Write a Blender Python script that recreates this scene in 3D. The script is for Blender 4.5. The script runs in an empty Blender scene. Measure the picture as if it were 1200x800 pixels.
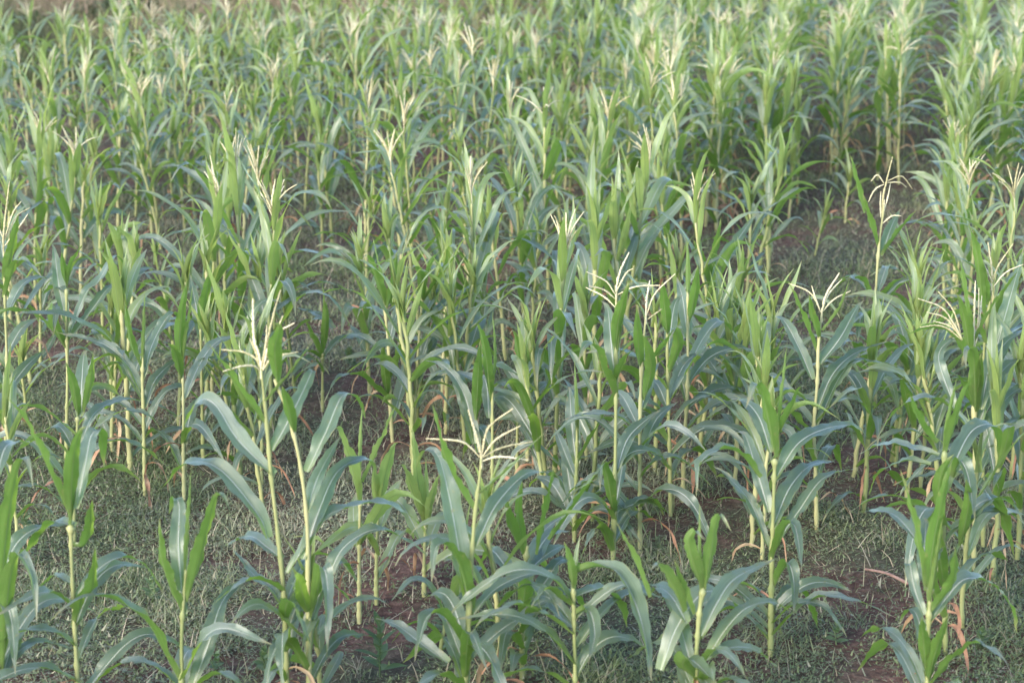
import bpy, math, random
import numpy as np
from math import radians as R, sin, cos, pi
SEED = 11
rng = np.random.default_rng(SEED)
random.seed(SEED)
scene = bpy.context.scene
COL = scene.collection

# ------------------------------------------------------------------ camera geometry (metres; camera on a balcony above the field)
CAM_H, PITCH, FPX = 3.6, R(14.7), 2400.0
FW = np.array([0, cos(PITCH), -sin(PITCH)]); UP = np.array([0, sin(PITCH), cos(PITCH)]); RT = np.array([1.0, 0, 0])
def ray(px, py): return FPX * FW + (px - 600) * RT + (400 - py) * UP
def ground_at(px, py):
    d = ray(px, py); t = CAM_H / -d[2]; return np.array([d[0] * t, d[1] * t, 0.0])
def at(px, py, Y):
    d = ray(px, py); t = Y / d[1]; return np.array([d[0] * t, Y, CAM_H + d[2] * t])
def base_from_top(px, ytop, h):
    d = ray(px, ytop); t = (CAM_H - h) / -d[2]; return np.array([d[0] * t, d[1] * t, 0.0])
def px_of(p):
    v = np.array(p, float) - np.array([0, 0, CAM_H]); z = v @ FW
    return 600 + FPX * (v @ RT) / z, 400 - FPX * (v @ UP) / z

# ------------------------------------------------------------------ materials
def new_mat(name):
    m = bpy.data.materials.new(name); m.use_nodes = True
    nt = m.node_tree; nt.nodes.clear()
    return m, nt
def N(nt, t, **kw):
    n = nt.nodes.new(t)
    for k, v in kw.items():
        if k.startswith('i_'):
            key = k[2:]; key = int(key) if key.isdigit() else key.replace('_', ' ')
            n.inputs[key].default_value = v
        else: setattr(n, k, v)
    return n
def ramp(nt, stops, interp='LINEAR'):
    n = nt.nodes.new('ShaderNodeValToRGB'); cr = n.color_ramp; cr.interpolation = interp
    while len(cr.elements) < len(stops): cr.elements.new(0.5)
    for e, (p, c) in zip(cr.elements, stops): e.position = p; e.color = (*c, 1) if len(c) == 3 else c
    return n
def mixc(nt, fac, a, b, blend='MIX'):
    n = nt.nodes.new('ShaderNodeMix'); n.data_type = 'RGBA'; n.blend_type = blend
    for sock, v in ((n.inputs[0], fac), (n.inputs[6], a), (n.inputs[7], b)):
        if isinstance(v, bpy.types.NodeSocket): nt.links.new(v, sock)
        elif isinstance(v, (int, float)): sock.default_value = v
        else: sock.default_value = (*v, 1)
    return n.outputs[2]
def math_n(nt, op, a, b=None, clamp=False):
    n = nt.nodes.new('ShaderNodeMath'); n.operation = op; n.use_clamp = clamp
    for sock, v in zip(n.inputs, (a, b)):
        if v is None: continue
        if isinstance(v, bpy.types.NodeSocket): nt.links.new(v, sock)
        else: sock.default_value = v
    return n.outputs[0]

def leaf_material():
    m, nt = new_mat('maize_leaf'); L = nt.links.new
    out = N(nt, 'ShaderNodeOutputMaterial')
    uv = N(nt, 'ShaderNodeUVMap', uv_map='UVMap'); sep = N(nt, 'ShaderNodeSeparateXYZ'); L(uv.outputs[0], sep.inputs[0])
    u, v = sep.outputs[0], sep.outputs[1]
    du = math_n(nt, 'ABSOLUTE', math_n(nt, 'SUBTRACT', u, 0.5))
    ribw = math_n(nt, 'MULTIPLY_ADD', v, -0.026); ribw.node.inputs[2].default_value = 0.048
    rib = N(nt, 'ShaderNodeMapRange', interpolation_type='SMOOTHSTEP'); L(du, rib.inputs[0])
    L(math_n(nt, 'MULTIPLY', ribw, 0.55), rib.inputs[1]); L(ribw, rib.inputs[2]); rib.inputs[3].default_value = 1; rib.inputs[4].default_value = 0
    tone = N(nt, 'ShaderNodeAttribute', attribute_name='tone')
    oi = N(nt, 'ShaderNodeObjectInfo')
    rnd = math_n(nt, 'FRACT', math_n(nt, 'ADD', oi.outputs['Random'], math_n(nt, 'MULTIPLY', tone.outputs['Fac'], 7.31)))
    geo = N(nt, 'ShaderNodeNewGeometry')
    tc = N(nt, 'ShaderNodeTexCoord')
    noi = N(nt, 'ShaderNodeTexNoise', i_Scale=9.0, i_Detail=4.0); L(tc.outputs['Object'], noi.inputs['Vector'])
    # adaxial: glaucous blue green; abaxial: brighter yellow green
    upc = ramp(nt, [(0.0, (0.03, 0.055, 0.04)), (0.5, (0.07, 0.1, 0.09)), (1.0, (0.16, 0.19, 0.188))])
    L(math_n(nt, 'ADD', math_n(nt, 'MULTIPLY', rnd, 0.6), math_n(nt, 'MULTIPLY', noi.outputs[0], 0.45)), upc.inputs[0])
    dnc = ramp(nt, [(0.0, (0.03, 0.085, 0.01)), (0.5, (0.06, 0.125, 0.019)), (1.0, (0.115, 0.185, 0.042))])
    L(math_n(nt, 'ADD', math_n(nt, 'MULTIPLY', rnd, 0.6), math_n(nt, 'MULTIPLY', noi.outputs[0], 0.45)), dnc.inputs[0])
    base = mixc(nt, geo.outputs['Backfacing'], upc.outputs[0], dnc.outputs[0])
    yel = math_n(nt, 'MULTIPLY', tone.outputs['Fac'], 0.8, True)
    base = mixc(nt, yel, base, (0.33, 0.38, 0.12))
    # parallel veins
    w = N(nt, 'ShaderNodeTexWave', wave_type='BANDS', bands_direction='X', i_Scale=4.2, i_Distortion=0.4, i_Detail=1.0)
    mp = N(nt, 'ShaderNodeMapping'); mp.inputs['Scale'].default_value = (1.6, 0.12, 1); L(uv.outputs[0], mp.inputs[0]); L(mp.outputs[0], w.inputs[0])
    base = mixc(nt, math_n(nt, 'MULTIPLY', w.outputs[0], 0.16), base, (0.19, 0.25, 0.1))
    smp = N(nt, 'ShaderNodeMapping'); smp.inputs['Scale'].default_value = (26, 1.6, 1); L(uv.outputs[0], smp.inputs[0])
    stn = N(nt, 'ShaderNodeTexNoise', noise_dimensions='4D', i_Scale=1.0, i_Detail=3.0); L(smp.outputs[0], stn.inputs['Vector']); L(math_n(nt, 'MULTIPLY', oi.outputs['Random'], 40.0), stn.inputs['W'])
    stf = N(nt, 'ShaderNodeMapRange'); L(stn.outputs[0], stf.inputs[0]); stf.inputs[1].default_value = 0.3; stf.inputs[2].default_value = 0.7; stf.inputs[3].default_value = 0.72; stf.inputs[4].default_value = 1.28
    hsv = N(nt, 'ShaderNodeHueSaturation'); L(base, hsv.inputs['Color']); L(stf.outputs[0], hsv.inputs['Value']); base = hsv.outputs[0]
    # pale collar end and dry tip
    col = N(nt, 'ShaderNodeMapRange'); L(v, col.inputs[0]); col.inputs[1].default_value = 0.0; col.inputs[2].default_value = 0.14; col.inputs[3].default_value = 0.55; col.inputs[4].default_value = 0
    base = mixc(nt, col.outputs[0], base, (0.3, 0.36, 0.13))
    ribcol = mixc(nt, geo.outputs['Backfacing'], (0.58, 0.6, 0.48), (0.24, 0.33, 0.12))
    base = mixc(nt, math_n(nt, 'MULTIPLY', rib.outputs[0], 0.85), base, ribcol)
    tipv = math_n(nt, 'ADD', v, math_n(nt, 'MULTIPLY', math_n(nt, 'SUBTRACT', noi.outputs[0], 0.5), 0.35))
    tip = N(nt, 'ShaderNodeMapRange', interpolation_type='SMOOTHSTEP'); L(tipv, tip.inputs[0]); tip.inputs[1].default_value = 0.84; tip.inputs[2].default_value = 0.99; tip.inputs[4].default_value = 0.8
    base = mixc(nt, tip.outputs[0], base, (0.3, 0.24, 0.12))
    n3 = N(nt, 'ShaderNodeTexNoise', noise_dimensions='4D', i_Scale=1.0, i_Detail=3.0)
    m3 = N(nt, 'ShaderNodeMapping'); m3.inputs['Scale'].default_value = (1.2, 11, 1); L(uv.outputs[0], m3.inputs[0]); L(m3.outputs[0], n3.inputs['Vector']); L(math_n(nt, 'MULTIPLY', oi.outputs['Random'], 60.0), n3.inputs['W'])
    edge = math_n(nt, 'ADD', du, math_n(nt, 'MULTIPLY', n3.outputs[0], 0.26))
    em = N(nt, 'ShaderNodeMapRange', interpolation_type='SMOOTHSTEP'); L(edge, em.inputs[0]); em.inputs[1].default_value = 0.6; em.inputs[2].default_value = 0.66; em.inputs[4].default_value = 0.65
    base = mixc(nt, em.outputs[0], base, (0.3, 0.27, 0.1))
    # small blemishes
    n2 = N(nt, 'ShaderNodeTexNoise', i_Scale=38.0, i_Detail=2.0); L(tc.outputs['Object'], n2.inputs['Vector'])
    sp = N(nt, 'ShaderNodeMapRange'); L(n2.outputs[0], sp.inputs[0]); sp.inputs[1].default_value = 0.66; sp.inputs[2].default_value = 0.72; sp.inputs[4].default_value = 0.7
    base = mixc(nt, sp.outputs[0], base, (0.2, 0.17, 0.07))
    pb = N(nt, 'ShaderNodeBsdfPrincipled'); L(base, pb.inputs['Base Color'])
    rg = mixc(nt, geo.outputs['Backfacing'], (0.4,) * 3, (0.5,) * 3); L(rg, pb.inputs['Roughness'])
    pb.inputs['IOR'].default_value = 1.5; pb.inputs['Specular IOR Level'].default_value = 1.0
    L(mixc(nt, geo.outputs['Backfacing'], (0.55,) * 3, (0.12,) * 3), pb.inputs['Coat Weight']); pb.inputs['Coat Roughness'].default_value = 0.3; pb.inputs['Coat IOR'].default_value = 1.6
    bmp = N(nt, 'ShaderNodeBump', i_Strength=0.5, i_Distance=0.004); L(w.outputs[0], bmp.inputs['Height']); L(bmp.outputs[0], pb.inputs['Normal'])
    tr = N(nt, 'ShaderNodeBsdfTranslucent')
    tcol = mixc(nt, yel, (0.27, 0.42, 0.04), (0.62, 0.68, 0.18))
    L(mixc(nt, rib.outputs[0], tcol, (0.2, 0.25, 0.06)), tr.inputs[0])
    mx = N(nt, 'ShaderNodeMixShader', i_0=0.42); L(pb.outputs[0], mx.inputs[1]); L(tr.outputs[0], mx.inputs[2])
    L(mx.outputs[0], out.inputs[0])
    return m

def simple_mat(name, stops, scale=12, rough=0.6, trans=0.0, tcol=(.4, .3, .1), spec=0.4, attr=None, stretch=None, objrand=True, bump=0.0, detail=4.0):
    m, nt = new_mat(name); L = nt.links.new
    out = N(nt, 'ShaderNodeOutputMaterial'); tc = N(nt, 'ShaderNodeTexCoord')
    mp = N(nt, 'ShaderNodeMapping'); L(tc.outputs['Object'], mp.inputs[0])
    if stretch: mp.inputs['Scale'].default_value = stretch
    noi = N(nt, 'ShaderNodeTexNoise', i_Scale=scale, i_Detail=detail, i_Roughness=0.6); L(mp.outputs[0], noi.inputs['Vector'])
    f = noi.outputs[0]
    if attr:
        a = N(nt, 'ShaderNodeAttribute', attribute_name=attr)
        f = math_n(nt, 'ADD', math_n(nt, 'MULTIPLY', f, 0.25), math_n(nt, 'MULTIPLY', a.outputs['Fac'], 0.85))
        f = math_n(nt, 'SUBTRACT', f, 0.05)
    elif objrand:
        oi = N(nt, 'ShaderNodeObjectInfo')
        f = math_n(nt, 'ADD', math_n(nt, 'MULTIPLY', f, 0.65), math_n(nt, 'MULTIPLY', oi.outputs['Random'], 0.35))
    rp = ramp(nt, stops); L(f, rp.inputs[0])
    pb = N(nt, 'ShaderNodeBsdfPrincipled'); L(rp.outputs[0], pb.inputs['Base Color'])
    pb.inputs['Roughness'].default_value = rough; pb.inputs['Specular IOR Level'].default_value = spec
    if bump:
        b = N(nt, 'ShaderNodeBump', i_Strength=bump, i_Distance=0.01); L(noi.outputs[0], b.inputs['Height']); L(b.outputs[0], pb.inputs['Normal'])
    sh = pb.outputs[0]
    if trans:
        tr = N(nt, 'ShaderNodeBsdfTranslucent'); tr.inputs[0].default_value = (*tcol, 1)
        mx = N(nt, 'ShaderNodeMixShader', i_0=trans); L(sh, mx.inputs[1]); L(tr.outputs[0], mx.inputs[2]); sh = mx.outputs[0]
    L(sh, out.inputs[0])
    return m

def ground_material():
    m, nt = new_mat('field_soil'); L = nt.links.new
    out = N(nt, 'ShaderNodeOutputMaterial'); tc = N(nt, 'ShaderNodeTexCoord')
    n1 = N(nt, 'ShaderNodeTexNoise', i_Scale=0.9, i_Detail=6.0, i_Roughness=0.65); L(tc.outputs['Object'], n1.inputs['Vector'])
    n2 = N(nt, 'ShaderNodeTexNoise', i_Scale=22.0, i_Detail=6.0, i_Roughness=0.7); L(tc.outputs['Object'], n2.inputs['Vector'])
    soil = ramp(nt, [(0.3, (0.04, 0.022, 0.018)), (0.5, (0.1, 0.054, 0.042)), (0.7, (0.19, 0.115, 0.09))]); L(n2.outputs[0], soil.inputs[0])
    litter = ramp(nt, [(0.3, (0.035, 0.032, 0.02)), (0.55, (0.09, 0.08, 0.052)), (0.75, (0.2, 0.16, 0.115))]); L(n2.outputs[0], litter.inputs[0])
    f = N(nt, 'ShaderNodeMapRange'); L(n1.outputs[0], f.inputs[0]); f.inputs[1].default_value = 0.42; f.inputs[2].default_value = 0.56
    c = mixc(nt, f.outputs[0], soil.outputs[0], litter.outputs[0])
    pb = N(nt, 'ShaderNodeBsdfPrincipled'); L(c, pb.inputs['Base Color']); pb.inputs['Roughness'].default_value = 0.95; pb.inputs['Specular IOR Level'].default_value = 0.15
    b = N(nt, 'ShaderNodeBump', i_Strength=0.9, i_Distance=0.03); L(n2.outputs[0], b.inputs['Height']); L(b.outputs[0], pb.inputs['Normal'])
    L(pb.outputs[0], out.inputs[0])
    return m

M_LEAF = leaf_material()
M_STALK = simple_mat('maize_stalk', [(0.25, (0.17, 0.2, 0.075)), (0.5, (0.29, 0.29, 0.125)), (0.75, (0.42, 0.38, 0.2))], scale=16, rough=0.5, stretch=(1, 1, 0.25), trans=0.1, tcol=(.4, .42, .1))
M_TASSEL = simple_mat('maize_tassel', [(0.3, (0.38, 0.34, 0.18)), (0.5, (0.57, 0.5, 0.31)), (0.75, (0.68, 0.62, 0.45))], scale=60, rough=0.75, trans=0.2, tcol=(.7, .55, .28))
M_DRY = simple_mat('dry_leaf', [(0.25, (0.16, 0.09, 0.06)), (0.45, (0.33, 0.17, 0.105)), (0.6, (0.36, 0.25, 0.15)), (0.8, (0.42, 0.34, 0.22))], scale=22, rough=0.8, trans=0.25, tcol=(.5, .2, .08))
M_GRASS = simple_mat('weed_grass', [(0.0, (0.075, 0.115, 0.04)), (0.25, (0.145, 0.172, 0.085)), (0.5, (0.22, 0.22, 0.145)), (0.75, (0.3, 0.25, 0.18)), (1.0, (0.44, 0.34, 0.26))], scale=3, rough=0.7, attr='tone', trans=0.22, tcol=(.2, .24, .07))
M_WEED = simple_mat('broadleaf_weed', [(0.25, (0.06, 0.1, 0.035)), (0.55, (0.11, 0.155, 0.07)), (0.8, (0.17, 0.2, 0.11))], scale=18, rough=0.6, trans=0.25, tcol=(.2, .28, .07))
M_BANK = simple_mat('dry_bank_grass', [(0.0, (0.05, 0.075, 0.025)), (0.3, (0.12, 0.13, 0.055)), (0.55, (0.24, 0.19, 0.105)), (0.78, (0.32, 0.21, 0.15)), (1.0, (0.42, 0.34, 0.23))], scale=2, rough=0.85, attr='tone', trans=0.2, tcol=(.35, .25, .15))
M_SHRUB = simple_mat('shrub_leaf', [(0.3, (0.035, 0.05, 0.02)), (0.7, (0.1, 0.12, 0.05))], scale=8, rough=0.6, trans=0.2, tcol=(.1, .16, .04))
M_BARK = simple_mat('bark', [(0.3, (0.06, 0.045, 0.035)), (0.7, (0.16, 0.12, 0.09))], scale=14, rough=0.9, bump=0.6)
M_STICK = simple_mat('dead_stalk', [(0.3, (0.24, 0.14, 0.11)), (0.7, (0.38, 0.24, 0.19))], scale=20, rough=0.85)
M_SOIL = ground_material()

# ------------------------------------------------------------------ mesh helpers
def mesh_from(name, V, Fq, mat, uv=None, tone=None, smooth=True):
    """V (n,3), Fq (m,4) or list of faces; uv per vertex (n,2); tone scalar or per vertex."""
    me = bpy.data.meshes.new(name)
    V = np.asarray(V, np.float32)
    Fq = np.asarray(Fq, np.int32); k = Fq.shape[1]; m = len(Fq)
    me.vertices.add(len(V)); me.vertices.foreach_set('co', V.ravel())
    me.loops.add(m * k); me.loops.foreach_set('vertex_index', Fq.ravel())
    me.polygons.add(m); me.polygons.foreach_set('loop_start', np.arange(0, m * k, k, dtype=np.int32))
    me.polygons.foreach_set('loop_total', np.full(m, k, np.int32))
    me.update(calc_edges=True)
    if smooth: me.polygons.foreach_set('use_smooth', np.ones(m, bool))
    if uv is not None:
        l = me.uv_layers.new(name='UVMap'); l.data.foreach_set('uv', np.asarray(uv, np.float32)[Fq.ravel()].ravel())
    if tone is not None:
        a = me.attributes.new('tone', 'FLOAT', 'POINT')
        a.data.foreach_set('value', np.broadcast_to(np.asarray(tone, np.float32), (len(V),)).copy())
    me.materials.append(mat)
    return me
def link(name, data, parent=None, loc=None):
    o = bpy.data.objects.new(name, data); COL.objects.link(o)
    if parent is not None: o.parent = parent
    if loc is not None: o.location = loc
    return o
def norm(a): return a / np.maximum(np.linalg.norm(a, axis=-1, keepdims=True), 1e-9)
def catmull(P, n):
    P = np.asarray(P, float)
    if len(P) == 2: P = np.array([P[0], (P[0] + P[1]) / 2, P[1]])
    Q = np.vstack([2 * P[0] - P[1], P, 2 * P[-1] - P[-2]])
    seg = np.linalg.norm(np.diff(P, axis=0), axis=1); cum = np.concatenate([[0], np.cumsum(seg)])
    out = []
    for s in np.linspace(0, cum[-1], n):
        i = min(max(np.searchsorted(cum, s, side='right') - 1, 0), len(P) - 2)
        t = (s - cum[i]) / max(seg[i], 1e-9)
        p0, p1, p2, p3 = Q[i], Q[i + 1], Q[i + 2], Q[i + 3]
        out.append(0.5 * ((2 * p1) + (-p0 + p2) * t + (2 * p0 - 5 * p1 + 4 * p2 - p3) * t * t + (-p0 + 3 * p1 - 3 * p2 + p3) * t ** 3))
    return np.array(out)
def tube(P, rad, k=7):
    P = np.asarray(P, float); n = len(P); rad = np.broadcast_to(rad, (n,))
    T = norm(np.gradient(P, axis=0))
    ref = np.array([0.0, 1.0, 0.0]) if abs(T[0][1]) < 0.8 else np.array([1.0, 0, 0])
    A = norm(np.cross(T, ref)); B = np.cross(T, A)
    an = np.linspace(0, 2 * pi, k, endpoint=False)
    V = (P[:, None] + rad[:, None, None] * (np.cos(an)[None, :, None] * A[:, None] + np.sin(an)[None, :, None] * B[:, None])).reshape(-1, 3)
    F = []
    for i in range(n - 1):
        for j in range(k): F.append((i * k + j, i * k + (j + 1) % k, (i + 1) * k + (j + 1) % k, (i + 1) * k + j))
    c = len(V); V = np.vstack([V, (V[-k:] - P[-1]) * 0.25 + P[-1] + T[-1] * rad[-1] * 0.7])
    for j in range(k): F.append(((n - 1) * k + j, (n - 1) * k + (j + 1) % k, c + (j + 1) % k, c + j))
    return V, F
def join_quads(parts):
    Vs, Fs, o = [], [], 0
    for V, F in parts:
        Vs.append(V); Fs.append(np.asarray(F, np.int64) + o); o += len(V)
    return np.vstack(Vs), np.vstack(Fs)
def fix_tris(F):  # quads whose last corner repeats are kept as slim quads: split off
    return F

def ribbon(P, Nn, Wd, width, cols=5, vee0=0.45, vee=0.14, wave=0.008, r=rng, prof='leaf', fold_tip=False):
    """leaf blade along P; Nn adaxial normal, Wd width direction."""
    n = len(P); s = np.linspace(0, 1, n)
    if prof == 'leaf':
        w = np.where(s < 0.4, 0.5 + 0.5 * np.sin(np.minimum(s / 0.4, 1) * pi / 2), np.maximum(1 - np.clip((s - 0.4) / 0.6, 0, 1) ** 1.55, 0.0))
    else:
        w = np.where(s < 0.3, 0.7 + 0.3 * s / 0.3, np.maximum(1 - np.clip((s - 0.3) / 0.7, 0, 1) ** 1.5, 0.0))
    w = np.maximum(w, 0.03) * width / 2
    us = np.linspace(-1, 1, cols)
    vv = vee + (vee0 - vee) * np.exp(-s * 5)
    ph = r.uniform(0, 6.28, 2); fr = r.uniform(1.6, 3.6, 2)
    V = np.zeros((n, cols, 3)); UVc = np.zeros((n, cols, 2))
    env = np.sin(np.clip(s, 0, 1) * pi) ** 0.6
    Lt = np.linalg.norm(np.diff(P, axis=0), axis=1).sum(); wave = wave * min(1, (Lt / .55) ** 1.5); fine = .0045 * min(1, (Lt / .55) ** 1.5)
    bite = np.ones((2, n))
    if cols == 7:
        r2 = r.uniform(5.5, 9.5, 2)
        for sd in (0, 1):
            if r.random() < .4:
                bite[sd] -= r.uniform(.15, .4) * np.exp(-((s - r.uniform(.3, .95)) / .022) ** 2)
    for j, u in enumerate(us):
        side = 0 if u < 0 else 1
        lift = vv * abs(u) * w * 2 * 0.75 + (wave * np.sin(2 * pi * fr[side] * s + ph[side]) * env * abs(u) ** 1.5)
        if cols == 7: lift = lift + fine * np.sin(2 * pi * r2[side] * s + ph[side] * 2) * env * abs(u) ** 3
        lat = w * u * bite[side] * np.sqrt(np.clip(1 - (vv * 1.2) ** 2, 0.2, 1))
        V[:, j] = P + Wd * lat[:, None] + Nn * lift[:, None]
        UVc[:, j, 0] = (u + 1) / 2; UVc[:, j, 1] = s
    idx = np.arange(n * cols).reshape(n, cols)
    F = np.stack([idx[:-1, :-1], idx[:-1, 1:], idx[1:, 1:], idx[1:, :-1]], -1).reshape(-1, 4)
    # make the front side the adaxial one
    a, b, c = V[n // 2, cols // 2], V[n // 2, cols // 2 + 1], V[n // 2 + 1, cols // 2]
    if np.dot(np.cross(b - a, c - a), Nn[n // 2]) < 0: F = F[:, ::-1]
    return V.reshape(-1, 3), F, UVc.reshape(-1, 2)

def frames(P, heading, roll0, roll1):
    """heading: horizontal unit vector the leaf grows towards; width vector is level, then rolled about the blade."""
    T = norm(np.gradient(P, axis=0)); n = len(P)
    W0 = np.cross(np.array([0, 0, 1.0]), heading); W0 = W0 / np.linalg.norm(W0)
    W = norm(W0[None] - (T @ W0)[:, None] * T)
    Nn = norm(np.cross(T, W))
    # adaxial side looks back at the stalk, then up
    chk = Nn[0] @ (-heading + np.array([0, 0, 0.3]))
    if chk < 0: Nn = -Nn
    a = np.linspace(roll0, roll1, n)[:, None]
    W2 = W * np.cos(a) + Nn * np.sin(a); N2 = Nn * np.cos(a) - W * np.sin(a)
    return N2, W2

def param_leaf(r, z0, az, Lg, th0, th1, width, sharp=None, drift=0.0, roll=0.0, rows=15, cols=5, wave=0.008, r0=0.006, vee0=.45, vee=.14, prof='leaf'):
    n = rows; s = np.linspace(0, 1, n)
    if sharp is None:
        e = r.uniform(1.2, 2.2); f = s ** e
    else:
        sb, sw = sharp; f = 1 / (1 + np.exp(-(s - sb) / sw)); f = (f - f[0]) / (f[-1] - f[0])
    th = th0 + (th1 - th0) * f
    a = az + drift * s ** 1.5
    step = Lg / (n - 1)
    d = np.stack([np.sin(th) * np.cos(a), np.sin(th) * np.sin(a), np.cos(th)], -1)
    P = np.vstack([[0, 0, 0], np.cumsum((d[:-1] + d[1:]) / 2 * step, axis=0)])
    h = np.array([cos(az), sin(az), 0])
    P = P + np.array([0, 0, z0]) + h * r0
    Nn, W = frames(P, np.array([cos(az + drift * .4), sin(az + drift * .4), 0]), roll * 0.15, roll)
    return ribbon(P, Nn, W, width, cols, vee0, vee, wave, r, prof)

def stalk_mesh(P, nodes_s, r_base=0.0135, r_top=0.0055, rows=30, k=8):
    """tapered, slightly zig-zag culm with swollen nodes and flared sheath collars."""
    Q = catmull(P, rows); s = np.linspace(0, 1, rows)
    rad = r_base + (r_top - r_base) * s ** 0.9
    for x in nodes_s:
        d = (s - x)
        rad = rad + 0.0032 * np.exp(-(d / 0.016) ** 2) + 0.0014 * np.where(d < 0, np.exp(d / 0.06), 0)
    V, F = tube(Q, rad, k)
    return V, F
def tassel_tube(P, r0, r, k=5, n=14):
    Q = catmull(P, n); s = np.linspace(0, 1, n)
    rad = r0 * (0.5 + 0.6 * np.minimum(s * 4, 1)) * (1 - 0.55 * s ** 3); rad[0] = r0 * 0.4
    V, F = tube(Q, rad, k)
    if n > 10:      # spikelets stand out as small bumps
        W = V[:n * k].reshape(n, k, 3); c = Q[:, None]
        f = 1 + r.uniform(-.45, .6, (n, k, 1)) * np.minimum(s * 6, 1)[:, None, None]
        V[:n * k] = (c + (W - c) * f).reshape(-1, 3)
    return V, F

# ------------------------------------------------------------------ parametric maize plant (a list of parts)
def gen_plant(r, h, kind, lod=0):
    """kind: 'tassel', 'leafy', 'young'.  returns [(name, mesh args...)], height h to the tip."""
    rows, cols = ((13, 5), (8, 3), (6, 3))[lod]
    parts = []
    zt = h * {'tassel': 0.80, 'leafy': 0.72, 'young': 0.5}[kind]
    lean = r.normal(0, 0.045, 2) * h
    def sp(f): return np.array([lean[0] * f ** 1.6, lean[1] * f ** 1.6, zt * f])
    n = {'tassel': int(r.integers(12, 15)), 'leafy': int(r.integers(11, 14)), 'young': int(r.integers(7, 10))}[kind]
    fs = 0.07 + 0.91 * np.linspace(0, 1, n) ** 0.85
    wob = [sp(f) + np.array([*r.normal(0, 0.0035, 2), 0]) for f in fs]
    pts = np.array([sp(0)] + wob + ([sp(1)] if kind != 'tassel' else []))
    rb = {'tassel': 0.012, 'leafy': 0.012, 'young': 0.011}[kind] * r.uniform(0.9, 1.1)
    V, F = stalk_mesh(pts, fs, rb, 0.0055 if kind == 'tassel' else 0.008, rows=30 if lod == 0 else 12, k=(8, 5, 4)[lod])
    parts.append(('stalk', V, F, None, M_STALK, None))
    az0 = r.uniform(0, 2 * pi); yel = r.uniform(0, 0.25)
    for i in range(n):
        g = i / (n - 1); az = az0 + i * pi + r.normal(0, 0.42)
        p = wob[i]
        dry = g < 0.2 and r.random() < 0.5
        if dry:
            lf = param_leaf(r, 0, az, r.uniform(.3, .45), R(60), R(r.uniform(150, 178)), r.uniform(.012, .024), (0.3, 0.1), r.normal(0, .8), r.normal(0, 2.0), rows, cols, .01)
            parts.append(('dry_leaf', lf[0] + p, lf[1], lf[2], M_DRY, None)); continue
        if g < 0.3: Lg, w, t0, t1 = r.uniform(.4, .62), r.uniform(.042, .06), r.uniform(30, 52), r.uniform(110, 165)
        elif g < 0.72: Lg, w, t0, t1 = r.uniform(.55, .88), r.uniform(.048, .076), r.uniform(20, 42), r.uniform(95, 165)
        else: Lg, w, t0, t1 = r.uniform(.38, .62), r.uniform(.034, .056), r.uniform(8, 26), r.uniform(15, 110)
        Lg *= min(h / 1.5, 1.1)
        sharp = (r.uniform(.5, .8), r.uniform(.05, .12)) if r.random() < 0.5 else None
        lf = param_leaf(r, 0, az, Lg, R(t0), R(t1), w, sharp, r.normal(0, .45), r.normal(0, .5 if g > .3 else .8), rows, cols, .008 if lod == 0 else .004)
        parts.append(('leaf', lf[0] + p, lf[1], lf[2], M_LEAF, yel + (r.uniform(.3, .8) if g > .72 else (r.uniform(0, .4) if g > .5 else 0))))
    top = sp(1)
    if kind != 'tassel':
        for k in range(4):
            az = az0 + k * pi + r.normal(0, .5)
            lf = param_leaf(r, 0, az, (h - zt) * r.uniform(.65, 1.04) if k else h - zt, R(r.uniform(2, 9)), R(r.uniform(6, 30 + 12 * k)), r.uniform(.04, .065) if k else .03, None, 0, r.normal(0, .3), rows, cols, .004, .003, .8, .35, 'spear')
            parts.append(('leaf', lf[0] + top - np.array([0, 0, .05]), lf[1], lf[2], M_LEAF, yel + .7))
    else:
        tl = h - zt; tp = wob[-1]
        pc = []
        pc.append(('spike', tassel_tube([tp + [0, 0, tl * .25], tp + [r.normal(0, .01), r.normal(0, .01), tl * .6], tp + [*r.normal(0, .03, 2), tl]], .0058, r, (5, 4, 3)[lod], (30, 8, 5)[lod])))
        nb = int(r.integers(5, 13)); spread = r.uniform(.35, 1.0)
        for k in range(nb):
            a = r.uniform(0, 2 * pi); l = tl * r.uniform(.55, .85); t0 = r.uniform(.15, .6) * spread; t1 = t0 + r.uniform(.1, 1.4) * spread
            z0 = tl * r.uniform(.18, .38); q = [tp + [0, 0, z0]]
            for s_ in (0.25, .5, .75, 1):
                t = t0 + (t1 - t0) * s_; q.append(q[-1] + np.array([sin(t) * cos(a), sin(t) * sin(a), cos(t)]) * l / 4)
            pc.append(('branch', tassel_tube(q, .0038, r, (5, 4, 3)[lod], (24, 7, 5)[lod])))
        ped = tube(catmull([tp - [0, 0, .01], tp + [0, 0, tl * .2], tp + [0, 0, tl * .42]], 6), [.0052, .0045, .004, .0036, .003, .003], (6, 4, 3)[lod])
        parts.append(('tassel', ped, pc))
    return parts

def clean(V, F):
    return V, F
def build_parts(parts, root, sub=True):
    for p in parts:
        if p[0] == 'tassel':
            _, ped, pc = p
            if sub:
                t = link('tassel', mesh_from('tassel', ped[0], ped[1], M_TASSEL), root)
                for nm, (V, F) in pc: link(nm, mesh_from(nm, V, F, M_TASSEL), t)
            else:
                V, F = join_quads([ped] + [x[1] for x in pc])
                link('tassel', mesh_from('tassel', V, F, M_TASSEL), root)
        else:
            nm, V, F, uv, mat, tone = p
            o = link(nm, mesh_from(nm, V, F, mat, uv, tone if mat is M_LEAF else None), root)
            if nm == 'dry_leaf': o['label'] = 'withered orange brown lower leaf'
def copy_tree(o, parent=None):
    c = o.copy(); COL.objects.link(c)
    if parent is not None: c.parent = parent
    for ch in o.children: copy_tree(ch, c)
    return c

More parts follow.
